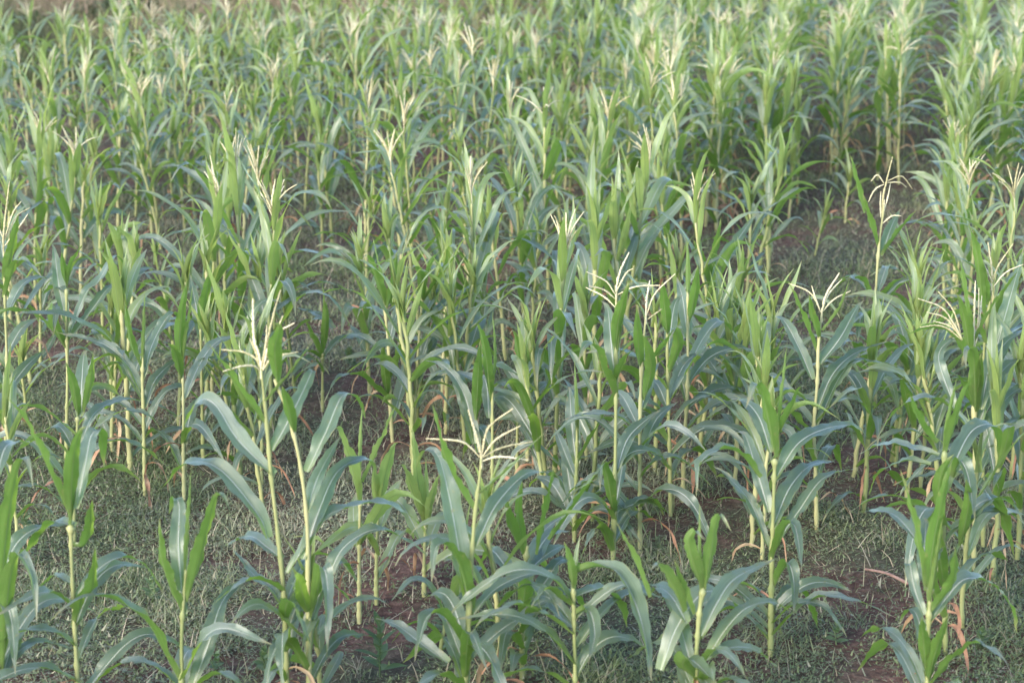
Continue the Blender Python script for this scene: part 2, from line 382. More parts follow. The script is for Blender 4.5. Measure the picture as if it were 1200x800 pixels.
# ------------------------------------------------------------------ hand placed plants (outlines measured on the photograph, put at their real distance)
# leaf: (width cm, growth away from [+] or towards [-] the camera in metres, roll, points)
PL = []
def plant(key, label, base, stalk, leaves, tassel=(), fill=3, tone=0.05, dry=0, rb=0.0108, rt=0.005):
    PL.append(dict(key=key, label=label, base=base, stalk=stalk, leaves=leaves, tassel=tassel, fill=fill, tone=tone, dry=dry, rb=rb, rt=rt))
plant('A', 'tall tasselled maize plant with stiff cream tassel, big leaves sweeping left, lower left foreground', (337, 838),
  [(335, 760), (333, 700), (325, 620), (318, 560), (312, 490), (306, 432)],
  [(7, -.12, .1, [(310, 497), (281, 457), (262, 428), (244, 402)]), (3.5, -.1, .2, [(309, 474), (340, 437), (369, 397)]),
   (10, .28, -.3, [(320, 557), (278, 514), (252, 474), (232, 470), (214, 502)]), (10.5, .3, -.3, [(313, 630), (303, 604), (259, 551), (221, 542), (188, 573)]),
   (8.5, .25, .2, [(319, 528), (341, 487), (358, 452), (366, 434), (362, 448)]), (7, .2, .2, [(334, 715), (318, 690), (300, 676), (272, 642)]),
   (7.5, .25, -.2, [(330, 655), (312, 640), (292, 628), (262, 640)])],
  [[(306, 434), (303, 415), (297, 398), (295, 352)], [(307, 436), (313, 400), (319, 372), (327, 344)], [(307, 434), (316, 410), (331, 371)], [(308, 434), (316, 402), (328, 386), (347, 374)],
   [(305, 432), (300, 421), (285, 413), (259, 411)], [(305, 434), (298, 427), (285, 425), (265, 428)], [(308, 434), (320, 419), (350, 411)], [(305, 430), (300, 415), (292, 398)], [(307, 428), (312, 400), (313, 380)]], fill=3)
plant('A2', 'leafy maize plant leaning left against the tall tasselled plant, blue-green leaves sweeping right', (362, 838),
  [(362, 760), (361, 690), (360, 615), (352, 545), (338, 487), (322, 445)],
  [(8.5, .3, .2, [(360, 553), (382, 506), (401, 464), (418, 466), (428, 490)]), (8.5, .3, .2, [(338, 672), (375, 612), (409, 594), (450, 589), (487, 609), (503, 633)]),
   (8.5, .35, .3, [(356, 655), (375, 595), (397, 551), (431, 537), (442, 558)]), (8, .28, .2, [(359, 729), (386, 672), (405, 639), (442, 620), (480, 635), (503, 652)]),
   (8, -.25, 0, [(326, 452), (322, 410), (328, 385), (320, 378)]), (7, .2, .1, [(360, 600), (372, 560), (392, 522), (398, 512)]), (6.5, -.2, .1, [(345, 510), (336, 470), (330, 452)]),
   (8, -.3, 0, [(362, 735), (372, 695), (378, 665), (384, 690), (383, 770)])], fill=2)
plant('B', 'tasselled maize plant with five spread pale branches at bottom centre', (541, 850),
  [(546, 790), (549, 730), (551, 690), (556, 610), (562, 560), (564, 537)],
  [(6.5, -.15, .1, [(556, 600), (537, 570), (520, 530), (507, 474)]), (3.8, -.08, .2, [(558, 582), (590, 555), (638, 507)]),
   (11, .22, -.1, [(547, 706), (537, 640), (525, 575), (513, 533), (499, 527), (487, 548)]), (8.5, .3, .2, [(558, 640), (581, 592), (615, 556), (642, 553)]),
   (10, -.22, .0, [(551, 715), (541, 670), (527, 641), (511, 641), (506, 682)]), (7, .2, .2, [(553, 722), (578, 692), (610, 675), (650, 668)]),
   (9, .2, -.2, [(525, 777), (495, 755), (465, 732), (440, 724)]), (9, -.3, .1, [(545, 760), (520, 722), (500, 724), (486, 775)]),
   (8, .25, .2, [(550, 775), (575, 748), (602, 728), (636, 716)])],
  [[(564, 536), (560, 515), (549, 477)], [(564, 536), (570, 505), (580, 490), (601, 473)], [(565, 535), (582, 514), (610, 498)], [(563, 536), (545, 521), (525, 520), (498, 522)], [(565, 536), (588, 527), (624, 524)], [(565, 540), (585, 534), (619, 537)]], fill=3, rb=.0125)
plant('C', 'short untasselled maize plant with upright leaf fan at the bottom left corner', (213, 862),
  [(213, 800), (213, 745), (215, 705), (218, 668)],
  [(7, -.15, 0, [(216, 723), (198, 685), (188, 645), (187, 607)]), (8.5, .22, 0, [(213, 692), (209, 640), (210, 592), (204, 585), (198, 602)]), (3.4, -.05, 0, [(218, 670), (221, 612), (224, 549)]),
   (9, -.25, .1, [(220, 706), (236, 650), (250, 592), (260, 580), (270, 600)]), (9.5, .3, .2, [(226, 805), (244, 755), (262, 702), (294, 673)]),
   (8.5, -.25, .1, [(211, 800), (191, 762), (169, 725), (127, 700), (90, 702), (58, 728)]), (6, .2, 0, [(216, 720), (207, 670), (205, 630)])], fill=1, dry=0)
plant('D', 'untasselled maize plant at lower left with a long green blade rising left', (93, 862),
  [(91, 800), (88, 745), (84, 660), (83, 618)],
  [(6.5, -.15, .1, [(78, 598), (56, 549), (34, 500), (4, 458)]), (8.5, -.25, 0, [(84, 610), (84, 565), (89, 520), (98, 502), (104, 500)]), (8, .25, .1, [(90, 596), (100, 545), (107, 510), (118, 508), (122, 548)]),
   (8, .28, -.1, [(88, 617), (62, 612), (38, 638), (18, 655)]), (8, .25, .2, [(91, 702), (112, 670), (140, 653), (168, 661), (190, 692)]), (5, .2, -.1, [(86, 685), (65, 674), (45, 690)]),
   (7, -.25, 0, [(86, 640), (98, 640), (105, 625), (108, 585)]), (7.5, -.28, .1, [(88, 735), (97, 700), (108, 690), (112, 640)]), (3.5, -.04, 0, [(83, 620), (90, 560), (96, 500)])], fill=2)
plant('E', 'blue-green maize plant cut off by the left edge at the bottom', (-6, 868),
  [(-3, 800), (0, 735), (2, 690)],
  [(10, -.28, 0, [(2, 700), (6, 640), (18, 560), (30, 536), (39, 572)]), (10, -.3, .1, [(4, 790), (10, 690), (22, 650), (38, 676), (43, 728)]), (9, .25, .1, [(2, 795), (18, 742), (33, 704)]),
   (8, .28, .1, [(2, 710), (12, 650), (40, 620), (88, 612)]), (7.5, .3, .1, [(-4, 560), (8, 522), (36, 517)]), (8, -.25, 0, [(-3, 740), (5, 705), (14, 730), (18, 790)])], fill=2)
plant('F', 'young light green maize plant with broad arching leaves at bottom right of centre', (815, 872),
  [(815, 820), (816, 770), (820, 715), (824, 690)],
  [(8, -.2, 0, [(823, 692), (811, 655), (807, 632), (815, 622), (825, 632)]), (7, -.14, 0, [(827, 693), (834, 642), (842, 604), (857, 622)]), (2.6, -.03, 0, [(820, 695), (819, 640), (820, 589)]),
   (8.5, -.24, 0, [(801, 718), (786, 681), (772, 661), (762, 668)]), (10.5, .3, .3, [(775, 785), (792, 737), (817, 700), (837, 692), (858, 703), (866, 735)]), (9, .3, .2, [(822, 745), (840, 707), (862, 677), (908, 655)]),
   (8, .28, .2, [(830, 768), (852, 735), (875, 712), (905, 705), (926, 716)]), (8, .25, .3, [(825, 775), (850, 760), (882, 760), (912, 782)]), (10, -.3, .1, [(818, 800), (800, 778), (812, 774), (842, 803)]),
   (5.5, -.1, 0, [(760, 700), (743, 655), (722, 611)]), (8, .3, -.1, [(805, 730), (788, 700), (772, 688), (762, 696)]), (6, -.12, .1, [(812, 720), (800, 690), (790, 655)])], fill=4, tone=.22, rb=.0115, rt=.006)
plant('G2', 'maize plant whose wide bright leaf curls over towards the camera, bottom centre right', (674, 850),
  [(674, 790), (673, 740), (672, 690)],
  [(10.5, -.5, .0, [(672, 672), (700, 664), (725, 672), (745, 708), (757, 752), (763, 798)]), (9, .3, .2, [(672, 700), (700, 690), (722, 700), (735, 735)]), (6.5, -.2, .2, [(670, 710), (655, 700), (640, 690), (622, 712)]), (5.5, -.1, 0, [(672, 694), (668, 660), (661, 634)]), (3.5, .05, 0, [(672, 694), (675, 655), (680, 625)]),
   (7, -.3, .1, [(673, 720), (690, 715), (697, 742), (690, 775)]), (7, .25, -.2, [(671, 730), (650, 705), (630, 698), (605, 715)])], fill=3, tone=.15, dry=1)
plant('S', 'bushy maize plant with bright leaf rising right, beside the five-branched tassel', (612, 800),
  [(612, 740), (613, 690), (618, 640)],
  [(6.5, -.15, .2, [(645, 633), (675, 590), (713, 533)]), (5.5, -.12, 0, [(615, 650), (607, 600), (612, 560)]), (5, -.1, .1, [(630, 650), (640, 600), (650, 545)]), (8.5, .28, .2, [(612, 690), (625, 655), (645, 625), (668, 622)]),
   (8, .28, .2, [(615, 715), (640, 680), (660, 655), (690, 668)]), (8, .25, .2, [(618, 670), (640, 650), (660, 640), (668, 652)]), (8, .25, -.1, [(608, 690), (590, 660), (575, 645), (560, 665)]), (7, -.2, 0, [(612, 650), (600, 620), (592, 580)]),
   (7.5, .22, .1, [(616, 735), (650, 700), (675, 700), (700, 740)])], fill=3, dry=2)
plant('G', 'leafy maize plant with a narrow upright leaf bundle, bottom right foreground', (1087, 860),
  [(1087, 800), (1088, 750), (1089, 715), (1091, 690)],
  [(7.5, -.2, 0, [(1089, 704), (1092, 650), (1102, 594), (1116, 535)]), (5, -.12, 0, [(1083, 692), (1077, 645), (1068, 598), (1055, 550)]), (7.5, .25, .1, [(1087, 690), (1083, 650), (1085, 612), (1080, 606)]),
   (6.5, .3, -.2, [(1080, 640), (1052, 606), (1030, 598), (1005, 600)]), (8.5, .28, .2, [(1089, 730), (1110, 699), (1132, 678), (1162, 684), (1184, 710), (1192, 742)]), (7, -.2, 0, [(1087, 805), (1096, 765), (1112, 718)]),
   (7, -.2, 0, [(1085, 790), (1082, 750), (1080, 722)]), (7.5, -.22, .1, [(1090, 720), (1106, 700), (1118, 680), (1120, 640)]), (5.5, .2, -.1, [(1083, 720), (1072, 690), (1066, 660), (1068, 690)]), (4, -.1, 0, [(1088, 720), (1100, 640), (1108, 590)])], fill=2)
plant('I', 'tall untasselled maize plant with bright blade and arching blue leaf near the right edge', (1108, 765),
  [(1107, 700), (1106, 640), (1106, 580), (1107, 530)],
  [(7.5, -.15, .1, [(1108, 537), (1115, 510), (1125, 477), (1142, 434)]), (10, .3, .3, [(1107, 578), (1120, 540), (1137, 507), (1155, 497), (1167, 503), (1170, 537)]), (6.5, .28, -.2, [(1100, 534), (1075, 526), (1040, 519), (1003, 533)]),
   (8, -.2, 0, [(1103, 610), (1100, 570), (1108, 545), (1118, 532)]), (8, -.3, .1, [(1117, 560), (1125, 540), (1135, 560), (1142, 610)]), (7, -.18, 0, [(1097, 520), (1080, 500), (1066, 462)]), (3.5, -.1, 0, [(1107, 532), (1112, 490), (1122, 440)]),
   (8, .3, .2, [(1130, 610), (1150, 588), (1170, 592), (1188, 650)]), (6.5, .3, -.2, [(1090, 545), (1060, 540), (1030, 555), (1018, 580)]), (7, -.25, 0, [(1125, 640), (1135, 590), (1132, 560)]), (7, .3, .2, [(1115, 620), (1150, 600), (1180, 600), (1210, 620)])], fill=3, dry=2)
plant('J', 'short maize plant with a vase of upright leaves in front of the forked tassel', (903, 768),
  [(904, 700), (905, 640), (907, 575), (908, 540)],
  [(9, -.22, 0, [(908, 537), (901, 495), (892, 458), (884, 452), (874, 478)]), (7, -.15, .1, [(911, 512), (928, 478), (937, 455), (944, 452)]), (3, -.05, 0, [(912, 510), (919, 440), (923, 398)]),
   (9.5, .3, .3, [(908, 562), (935, 520), (968, 502), (1000, 499), (1018, 513)]), (9.5, .35, .3, [(905, 620), (925, 572), (950, 545), (978, 540)]), (8, .28, .2, [(907, 640), (935, 600), (965, 560), (1005, 548)]),
   (8.5, .26, -.2, [(903, 530), (890, 490), (873, 470), (860, 470)]), (8, .28, -.2, [(901, 600), (885, 545), (872, 508), (858, 508)]), (7.5, -.25, .0, [(890, 560), (865, 530), (838, 528), (820, 545), (816, 582)]),
   (8, -.3, 0, [(904, 660), (920, 618), (932, 618), (940, 668)]), (7, .25, .1, [(900, 640), (880, 590), (855, 560), (835, 545)]), (8, -.3, 0, [(907, 690), (922, 660), (930, 680), (930, 720)]), (7, .25, .2, [(905, 720), (925, 690), (945, 700), (960, 740)])], fill=3, rb=.0125)
plant('K', 'tasselled maize plant with forked pale tassel and broad leaf to its right', (957, 622),
  [(956, 560), (954, 500), (958, 445), (959, 405), (963, 368)],
  [(9, .25, .2, [(960, 428), (985, 395), (1003, 362), (1012, 352)]), (5.5, -.12, .1, [(956, 412), (941, 372), (924, 329)]), (4.5, -.1, .1, [(965, 388), (985, 360), (996, 326)]), (8, .25, -.2, [(952, 445), (935, 405), (917, 374), (898, 372)]),
   (6, -.15, 0, [(960, 400), (952, 370), (948, 345)]), (8.5, .28, .2, [(958, 480), (975, 440), (1000, 415), (1040, 400)]), (8, .25, .2, [(957, 500), (985, 440), (1010, 422), (1055, 430)]), (8, .3, -.2, [(955, 500), (930, 470), (905, 440), (880, 460)])],
  [[(963, 368), (968, 345), (983, 319)], [(962, 366), (955, 350), (945, 342), (927, 337)], [(964, 362), (972, 345), (988, 329)], [(964, 365), (978, 352), (999, 344)], [(962, 366), (956, 350), (952, 336)]], fill=3, dry=1)
plant('L', 'tasselled maize plant with a fan of cream branches bent left, near right edge', (1141, 668),
  [(1142, 600), (1142, 520), (1141, 450), (1141, 405)],
  [(7.5, -.2, 0, [(1137, 420), (1130, 372), (1121, 343)]), (9, -.3, .1, [(1143, 490), (1142, 440), (1140, 412), (1132, 412), (1132, 432)]), (7.5, -.2, 0, [(1141, 485), (1147, 445), (1150, 413)]), (8.5, .28, .3, [(1150, 480), (1160, 430), (1180, 400), (1200, 388)]),
   (5, -.1, .1, [(1143, 400), (1160, 365), (1180, 330)]), (8, .25, .2, [(1146, 500), (1165, 450), (1185, 425), (1210, 420)]), (5, -.1, 0, [(1139, 410), (1130, 340), (1124, 300)]), (6.5, .25, -.2, [(1120, 480), (1100, 420), (1115, 398), (1128, 400)]), (8, .28, .2, [(1145, 540), (1170, 480), (1195, 455), (1225, 450)])],
  [[(1141, 408), (1140, 370), (1139, 325)], [(1128, 398), (1115, 375), (1100, 357), (1072, 345)], [(1127, 396), (1118, 365), (1101, 343)], [(1127, 398), (1110, 384), (1094, 378), (1074, 378)], [(1126, 396), (1108, 372), (1083, 362)], [(1143, 405), (1147, 370), (1148, 338)], [(1144, 402), (1150, 370), (1154, 350)], [(1141, 404), (1136, 375), (1134, 345)], [(1125, 390), (1110, 380), (1092, 374)]], fill=3)
plant('L2', 'maize plant with thin open tassel behind the left-bent cream fan tassel', (1152, 640),
  [(1152, 560), (1152, 460), (1154, 400), (1162, 340)],
  [(9, .2, .1, [(1162, 430), (1178, 370), (1192, 320), (1200, 290)]), (5.5, -.15, .1, [(1158, 375), (1175, 345), (1195, 315)]), (7, -.2, 0, [(1152, 370), (1145, 300), (1135, 262)]), (8.5, .25, .2, [(1160, 440), (1180, 400), (1200, 385)]), (5, -.1, 0, [(1158, 360), (1154, 330), (1152, 305)])],
  [[(1162, 340), (1163, 315), (1160, 286)], [(1163, 330), (1155, 315), (1147, 299)], [(1164, 328), (1170, 312), (1188, 286)], [(1164, 336), (1180, 320), (1202, 312)]], fill=4)
plant('M', 'tasselled maize plant with thick cream spike and bright upright leaf, centre right', (718, 668),
  [(720, 600), (721, 540), (722, 450), (722, 356)],
  [(8, -.2, 0, [(722, 414), (725, 375), (738, 328)]), (8.5, .22, 0, [(720, 440), (716, 400), (712, 362), (704, 352)]), (9.5, -.25, -.2, [(721, 468), (706, 432), (698, 408), (686, 404), (677, 425)]), (7, -.2, .2, [(721, 450), (733, 420), (742, 410)]),
   (8, .28, .3, [(722, 555), (735, 515), (757, 492), (775, 480)]), (9, .3, .3, [(715, 560), (740, 530), (770, 532), (796, 560)]), (8, -.28, 0, [(720, 610), (712, 560), (705, 545), (703, 575)]), (7.5, .25, .2, [(720, 600), (745, 590), (765, 590), (788, 604)]), (4, -.1, 0, [(723, 420), (730, 360), (737, 325)])],
  [[(722, 356), (723, 335), (728, 318), (738, 299)], [(721, 345), (710, 328), (687, 315)], [(721, 350), (707, 338), (690, 332)], [(721, 360), (708, 349), (687, 340)], [(723, 340), (734, 320), (742, 315)], [(724, 345), (745, 334), (772, 330)]], fill=2, dry=1)
plant('M2', 'tasselled maize plant with a two-pronged tassel, just right of the thick cream spike', (750, 650),
  [(750, 580), (750, 500), (752, 430), (757, 370)],
  [(7, -.18, 0, [(751, 435), (748, 400), (746, 360)]), (8.5, .25, .2, [(752, 480), (760, 442), (773, 424)]), (8, -.22, .2, [(755, 470), (763, 430), (757, 400), (752, 392)]), (7.5, .25, .2, [(752, 530), (770, 490), (795, 470)]), (8, .28, -.2, [(748, 500), (730, 465), (715, 455)]), (6, -.2, .1, [(756, 430), (775, 410), (790, 385)])],
  [[(757, 370), (758, 352), (762, 330)], [(758, 368), (768, 345), (792, 323)], [(759, 374), (768, 368), (776, 363)]], fill=3)
plant('M3', 'slim maize plant with dark hanging leaf behind the two-pronged tassel', (786, 604),
  [(785, 540), (783, 470), (782, 400), (783, 360)],
  [(8, -.2, .1, [(782, 395), (778, 350), (776, 330)]), (7.5, .25, .1, [(783, 415), (790, 360), (800, 345)]), (8, -.3, 0, [(783, 440), (795, 405), (790, 385), (785, 400)]), (7.5, .28, .2, [(784, 470), (800, 430), (820, 410)]), (8, .25, -.2, [(783, 480), (770, 450), (755, 445)])], fill=4)
plant('M4', 'maize plant with pale upright leaves and large drooping blue leaves at centre right', (800, 588),
  [(802, 520), (806, 450), (806, 390), (806, 340)],
  [(8.5, .22, 0, [(806, 395), (800, 350), (793, 325)]), (7, -.2, 0, [(808, 380), (815, 340), (818, 310)]), (8, .28, .3, [(807, 430), (825, 395), (845, 376), (865, 400)]), (9, .3, .3, [(806, 450), (830, 420), (860, 408), (895, 412)]), (8, .28, .2, [(805, 480), (830, 460), (860, 455), (885, 475)]), (4, -.1, 0, [(806, 350), (806, 310), (805, 280)]), (8, .28, -.2, [(803, 450), (785, 420), (770, 425)])], fill=3, dry=1)
plant('N', 'untasselled maize plant with leaves held out both sides, standing alone at centre left', (170, 580),
  [(169, 530), (168, 480), (167, 445), (168, 408)],
  [(6, -.15, 0, [(165, 432), (153, 400), (145, 350)]), (8, .25, .1, [(168, 445), (178, 405), (195, 373), (206, 368), (216, 384)]), (8, .28, -.2, [(165, 460), (150, 428), (125, 405), (100, 397), (66, 389)]), (7.5, .25, .2, [(170, 478), (182, 445), (207, 421), (216, 424)]),
   (3.5, -.05, 0, [(168, 432), (169, 380), (170, 340)]), (7.5, .25, -.1, [(168, 500), (150, 478), (130, 470), (108, 502)]), (6, .25, .1, [(168, 470), (150, 440), (140, 425), (112, 435)])], fill=1, dry=1)
plant('O', 'stubby maize plant with blunt broad upright leaves at left', (87, 640),
  [(87, 580), (89, 530), (91, 490)],
  [(7, -.18, 0, [(92, 490), (86, 452), (77, 424)]), (9, .22, 0, [(94, 488), (96, 445), (99, 414), (106, 411)]), (6.5, -.18, 0, [(99, 484), (107, 445), (109, 414)]), (7.5, .25, .2, [(95, 520), (110, 485), (140, 468), (165, 470)]), (7, .2, -.2, [(88, 530), (70, 500), (50, 505)])], fill=3, tone=.12)
plant('P', 'maize plant with a grey folded leaf and bright twin blades, left side', (78, 548),
  [(78, 500), (79, 440), (78, 390), (78, 340)],
  [(8.5, .2, 0, [(78, 378), (69, 335), (63, 290), (56, 288)]), (5.5, -.15, 0, [(79, 336), (84, 310), (97, 286)]), (5, -.12, 0, [(78, 336), (74, 312), (72, 295)]), (7.5, .28, .2, [(79, 400), (100, 345), (115, 330), (135, 300), (152, 325)]), (7.5, .25, -.1, [(77, 400), (60, 380), (45, 375)]), (8, .25, .2, [(80, 400), (110, 360), (130, 335), (158, 325)]), (7, .3, -.2, [(78, 345), (66, 335), (50, 345)]), (8, -.3, 0, [(77, 410), (60, 372), (66, 362), (62, 395)])], fill=2, dry=1)
plant('P2', 'maize plant with dark twisting leaves at the far left edge, mid-field', (7, 545),
  [(7, 480), (8, 420), (6, 360), (5, 300)],
  [(8.5, -.2, 0, [(5, 330), (15, 290), (22, 250)]), (8, -.25, .2, [(6, 350), (18, 310), (30, 307), (50, 325)]), (8, .25, .5, [(6, 372), (25, 335), (45, 325), (60, 328)]), (8, .25, .5, [(5, 420), (25, 385), (45, 372)]), (8, .28, .6, [(8, 460), (30, 430), (52, 410)]), (7, .2, 0, [(5, 310), (0, 280), (-6, 260)])],
  [[(4, 300), (5, 270), (12, 212)], [(4, 285), (15, 250), (25, 236)], [(4, 285), (18, 255), (33, 245)], [(4, 290), (20, 270), (35, 249)], [(4, 280), (-5, 260), (-15, 250)]], fill=2, dry=2)
plant('Q1', 'slim maize plant with one broad light green upright leaf, left of centre', (216, 585),
  [(215, 530), (215, 480), (214, 432)],
  [(8, -.2, 0, [(214, 432), (211, 390), (219, 328)]), (7.5, -.25, .1, [(213, 445), (205, 412), (197, 402)]), (8, .28, .3, [(215, 470), (235, 425), (255, 400), (285, 392)]), (7.5, .25, .2, [(216, 520), (225, 480), (240, 460)]), (4, -.1, 0, [(214, 430), (222, 370), (226, 335)])], fill=2, dry=1)
plant('Q2', 'maize plant topped by a single paddle-like green leaf at left', (238, 540),
  [(237, 480), (236, 430), (235, 386)],
  [(8.5, -.2, 0, [(235, 388), (241, 350), (248, 313)]), (7, .22, 0, [(236, 400), (228, 350), (222, 320)]), (7.5, -.25, .1, [(237, 430), (250, 400), (258, 385)]), (8, .28, .2, [(237, 450), (255, 415), (280, 385)])], fill=3, dry=1)
plant('Y1', 'small yellowish maize plant with pale erect leaves, left of the five-branched tassel', (421, 730),
  [(421, 690), (421, 640), (422, 590)],
  [(8.5, -.22, 0, [(420, 590), (412, 545), (401, 515), (394, 500), (386, 512)]), (3, -.04, 0, [(422, 570), (423, 510), (425, 470)]), (5.5, -.15, 0, [(426, 565), (446, 520), (464, 474)]), (6.5, .2, 0, [(418, 640), (414, 600), (418, 575)]), (7, -.2, .1, [(422, 640), (432, 615), (440, 625)])], fill=2, tone=.6, dry=1)
plant('Y2', 'small yellowish maize plant with one wide blunt pale leaf, left of the five-branched tassel', (441, 708),
  [(441, 670), (442, 630), (444, 595)],
  [(9, -.22, 0, [(444, 600), (452, 555), (462, 522), (468, 520)]), (6, -.15, 0, [(443, 600), (440, 570), (438, 545)]), (7, .22, .2, [(445, 620), (458, 580), (472, 560)]), (6.5, -.2, 0, [(442, 650), (430, 630), (420, 640)])], fill=2, tone=.6, dry=2)
plant('Y3', 'small yellowish maize plant with spread pale leaves, just left of the five-branched tassel', (497, 700),
  [(497, 660), (498, 630), (498, 610)],
  [(7, -.18, 0, [(497, 618), (490, 565), (483, 500)]), (6, -.2, .1, [(501, 620), (506, 585), (516, 553)]), (8, -.22, 0, [(495, 612), (483, 575), (473, 546), (465, 548)]), (4, -.08, 0, [(499, 610), (500, 570), (499, 535)]), (6.5, .2, .1, [(500, 640), (515, 605), (525, 600)])], fill=2, tone=.68, dry=1)
plant('H1', 'tall slender maize plant with blunt folded leaf tip, left one of the paired stalks', (460, 518),
  [(457, 470), (456, 420), (452, 370), (450, 340)],
  [(8, -.22, 0, [(452, 362), (441, 325), (431, 300), (424, 306)]), (3.5, -.05, 0, [(452, 350), (443, 310), (436, 275)]), (6.5, .28, -.2, [(452, 372), (436, 361), (417, 362)]), (7, .2, .2, [(455, 410), (463, 372), (478, 345), (486, 341)]), (6.5, .28, -.2, [(455, 420), (430, 398), (412, 392), (393, 402)]), (6.5, -.2, 0, [(453, 365), (462, 330), (465, 295)]), (7.5, -.25, 0, [(458, 445), (470, 410), (480, 392)]), (7, -.2, 0, [(455, 470), (450, 430), (448, 400)])], fill=2, dry=1)
plant('H2', 'tall slender maize plant with wide right-leaning blade, right one of the paired stalks', (485, 505),
  [(487, 460), (490, 410), (494, 360), (496, 338)],
  [(6.5, -.15, .2, [(495, 356), (515, 325), (540, 293)]), (7.5, -.25, 0, [(495, 355), (493, 325), (487, 312), (481, 316)]), (8, .25, .2, [(495, 375), (510, 340), (525, 325), (538, 324)]), (7.5, .28, .3, [(495, 385), (510, 365), (535, 345), (555, 340)]), (7.5, .28, .2, [(492, 425), (505, 390), (525, 378), (540, 395)]), (6, -.12, 0, [(497, 345), (505, 310), (520, 290)]), (7.5, .25, .2, [(490, 450), (500, 420), (515, 390)])], fill=3)
plant('Q', 'maize plant with arching left leaf and green upright blade above the five-branched tassel', (577, 596),
  [(577, 550), (577, 500), (577, 455)],
  [(8.5, .28, -.2, [(560, 530), (545, 465), (522, 430), (494, 421)]), (8, .28, -.2, [(555, 520), (542, 465), (528, 440), (516, 440)]), (8, -.2, 0, [(558, 493), (560, 445), (563, 398)]), (7.5, -.22, 0, [(575, 472), (569, 415), (560, 380), (552, 384)]), (3, -.04, 0, [(577, 460), (581, 415), (577, 364)]), (7.5, .22, 0, [(573, 490), (570, 450), (560, 435)])], fill=2)
plant('T1', 'slim maize plant with right-arching pale blue leaves, first of three thin stalks at centre', (606, 564),
  [(606, 520), (607, 480), (607, 445)],
  [(6.5, -.15, 0, [(611, 452), (607, 415), (602, 388), (597, 392)]), (5.5, -.14, 0, [(615, 440), (622, 405), (629, 376)]), (8, .28, .3, [(600, 478), (615, 440), (640, 421), (666, 427)]), (7.5, .28, .3, [(610, 470), (630, 442), (650, 434), (672, 437)]), (7, -.2, 0, [(606, 470), (597, 440), (590, 425)])], fill=3)
plant('T2', 'slim maize plant with outstretched leaf, second of three thin stalks at centre', (618, 540),
  [(618, 500), (619, 460), (619, 420)],
  [(6, -.15, 0, [(619, 430), (615, 395), (617, 365)]), (7.5, .25, .3, [(619, 455), (640, 425), (670, 420)]), (7, .25, .2, [(619, 470), (640, 450), (660, 450)]), (7, -.2, 0, [(618, 440), (608, 415), (600, 410)])], fill=3)
plant('R', 'maize plant with wide blue-grey leaves showing white midribs at centre', (673, 634),
  [(674, 590), (676, 540), (676, 500), (676, 465)],
  [(9, .2, 0, [(675, 543), (670, 495), (667, 456), (661, 454)]), (8.5, .22, 0, [(672, 595), (665, 550), (659, 516)]), (5.5, -.14, .1, [(677, 542), (692, 515), (711, 480)]), (3.5, -.05, 0, [(676, 520), (675, 470), (673, 420)]), (7, .25, -.2, [(674, 560), (658, 520), (650, 500)]), (7.5, .25, .2, [(675, 600), (690, 570), (708, 560)])], fill=3)
plant('U', 'maize plant with flopped-over cream tassel beside the bare clearing at upper right', (1026, 470),
  [(1024, 420), (1026, 350), (1030, 290), (1036, 240)],
  [(8, .2, 0, [(1033, 300), (1045, 265), (1055, 245)]), (7, -.15, 0, [(1028, 290), (1018, 255), (1010, 225)]), (7, -.15, 0, [(1034, 300), (1055, 270), (1075, 245)]), (6, -.12, 0, [(1012, 250), (1005, 220), (996, 180)]), (8, .25, .2, [(1026, 360), (1050, 335), (1070, 320)]), (8, -.25, 0, [(1026, 365), (1010, 370), (1005, 400)]), (8, .25, -.2, [(1024, 350), (1000, 325), (975, 340)]), (8, -.22, .1, [(1028, 360), (1045, 335), (1060, 325)])],
  [[(1033, 250), (1036, 225), (1046, 184)], [(1036, 215), (1028, 205), (1020, 212)], [(1040, 212), (1058, 208), (1072, 224)], [(1040, 214), (1055, 215), (1065, 222)], [(1036, 216), (1025, 222), (1017, 236)], [(1033, 255), (1040, 235), (1045, 215)], [(1032, 255), (1032, 240), (1033, 225)], [(1034, 262), (1044, 252), (1053, 250)]], fill=8, dry=3)
plant('V', 'small maize plant alone in the weedy gap at centre left', (378, 482),
  [(378, 450), (378, 415)],
  [(6.5, -.2, 0, [(377, 420), (366, 395), (358, 375)]), (7, -.15, 0, [(379, 415), (382, 370), (380, 350)]), (6.5, .25, .2, [(379, 420), (395, 400), (420, 393), (440, 400)]), (6.5, .28, -.2, [(392, 385), (375, 370), (348, 360)]), (6, -.2, .1, [(377, 420), (360, 412), (345, 425)]), (3, -.04, 0, [(379, 400), (380, 350), (377, 330)])], fill=1)
plant('W', 'tall maize plant with large dark green paddle leaf leaning right, upper centre right', (840, 470),
  [(838, 420), (832, 370), (828, 330)],
  [(10, .3, .5, [(826, 345), (845, 310), (865, 280), (887, 249)]), (8, -.2, 0, [(830, 335), (820, 300), (812, 280)]), (7, -.15, 0, [(832, 330), (840, 290), (845, 255)]), (8, .28, .3, [(838, 390), (860, 360), (880, 352), (905, 370)]), (8.5, .28, .3, [(838, 400), (870, 378), (900, 375), (920, 400)]), (8, -.25, .1, [(833, 360), (850, 335), (855, 345)])], fill=4)


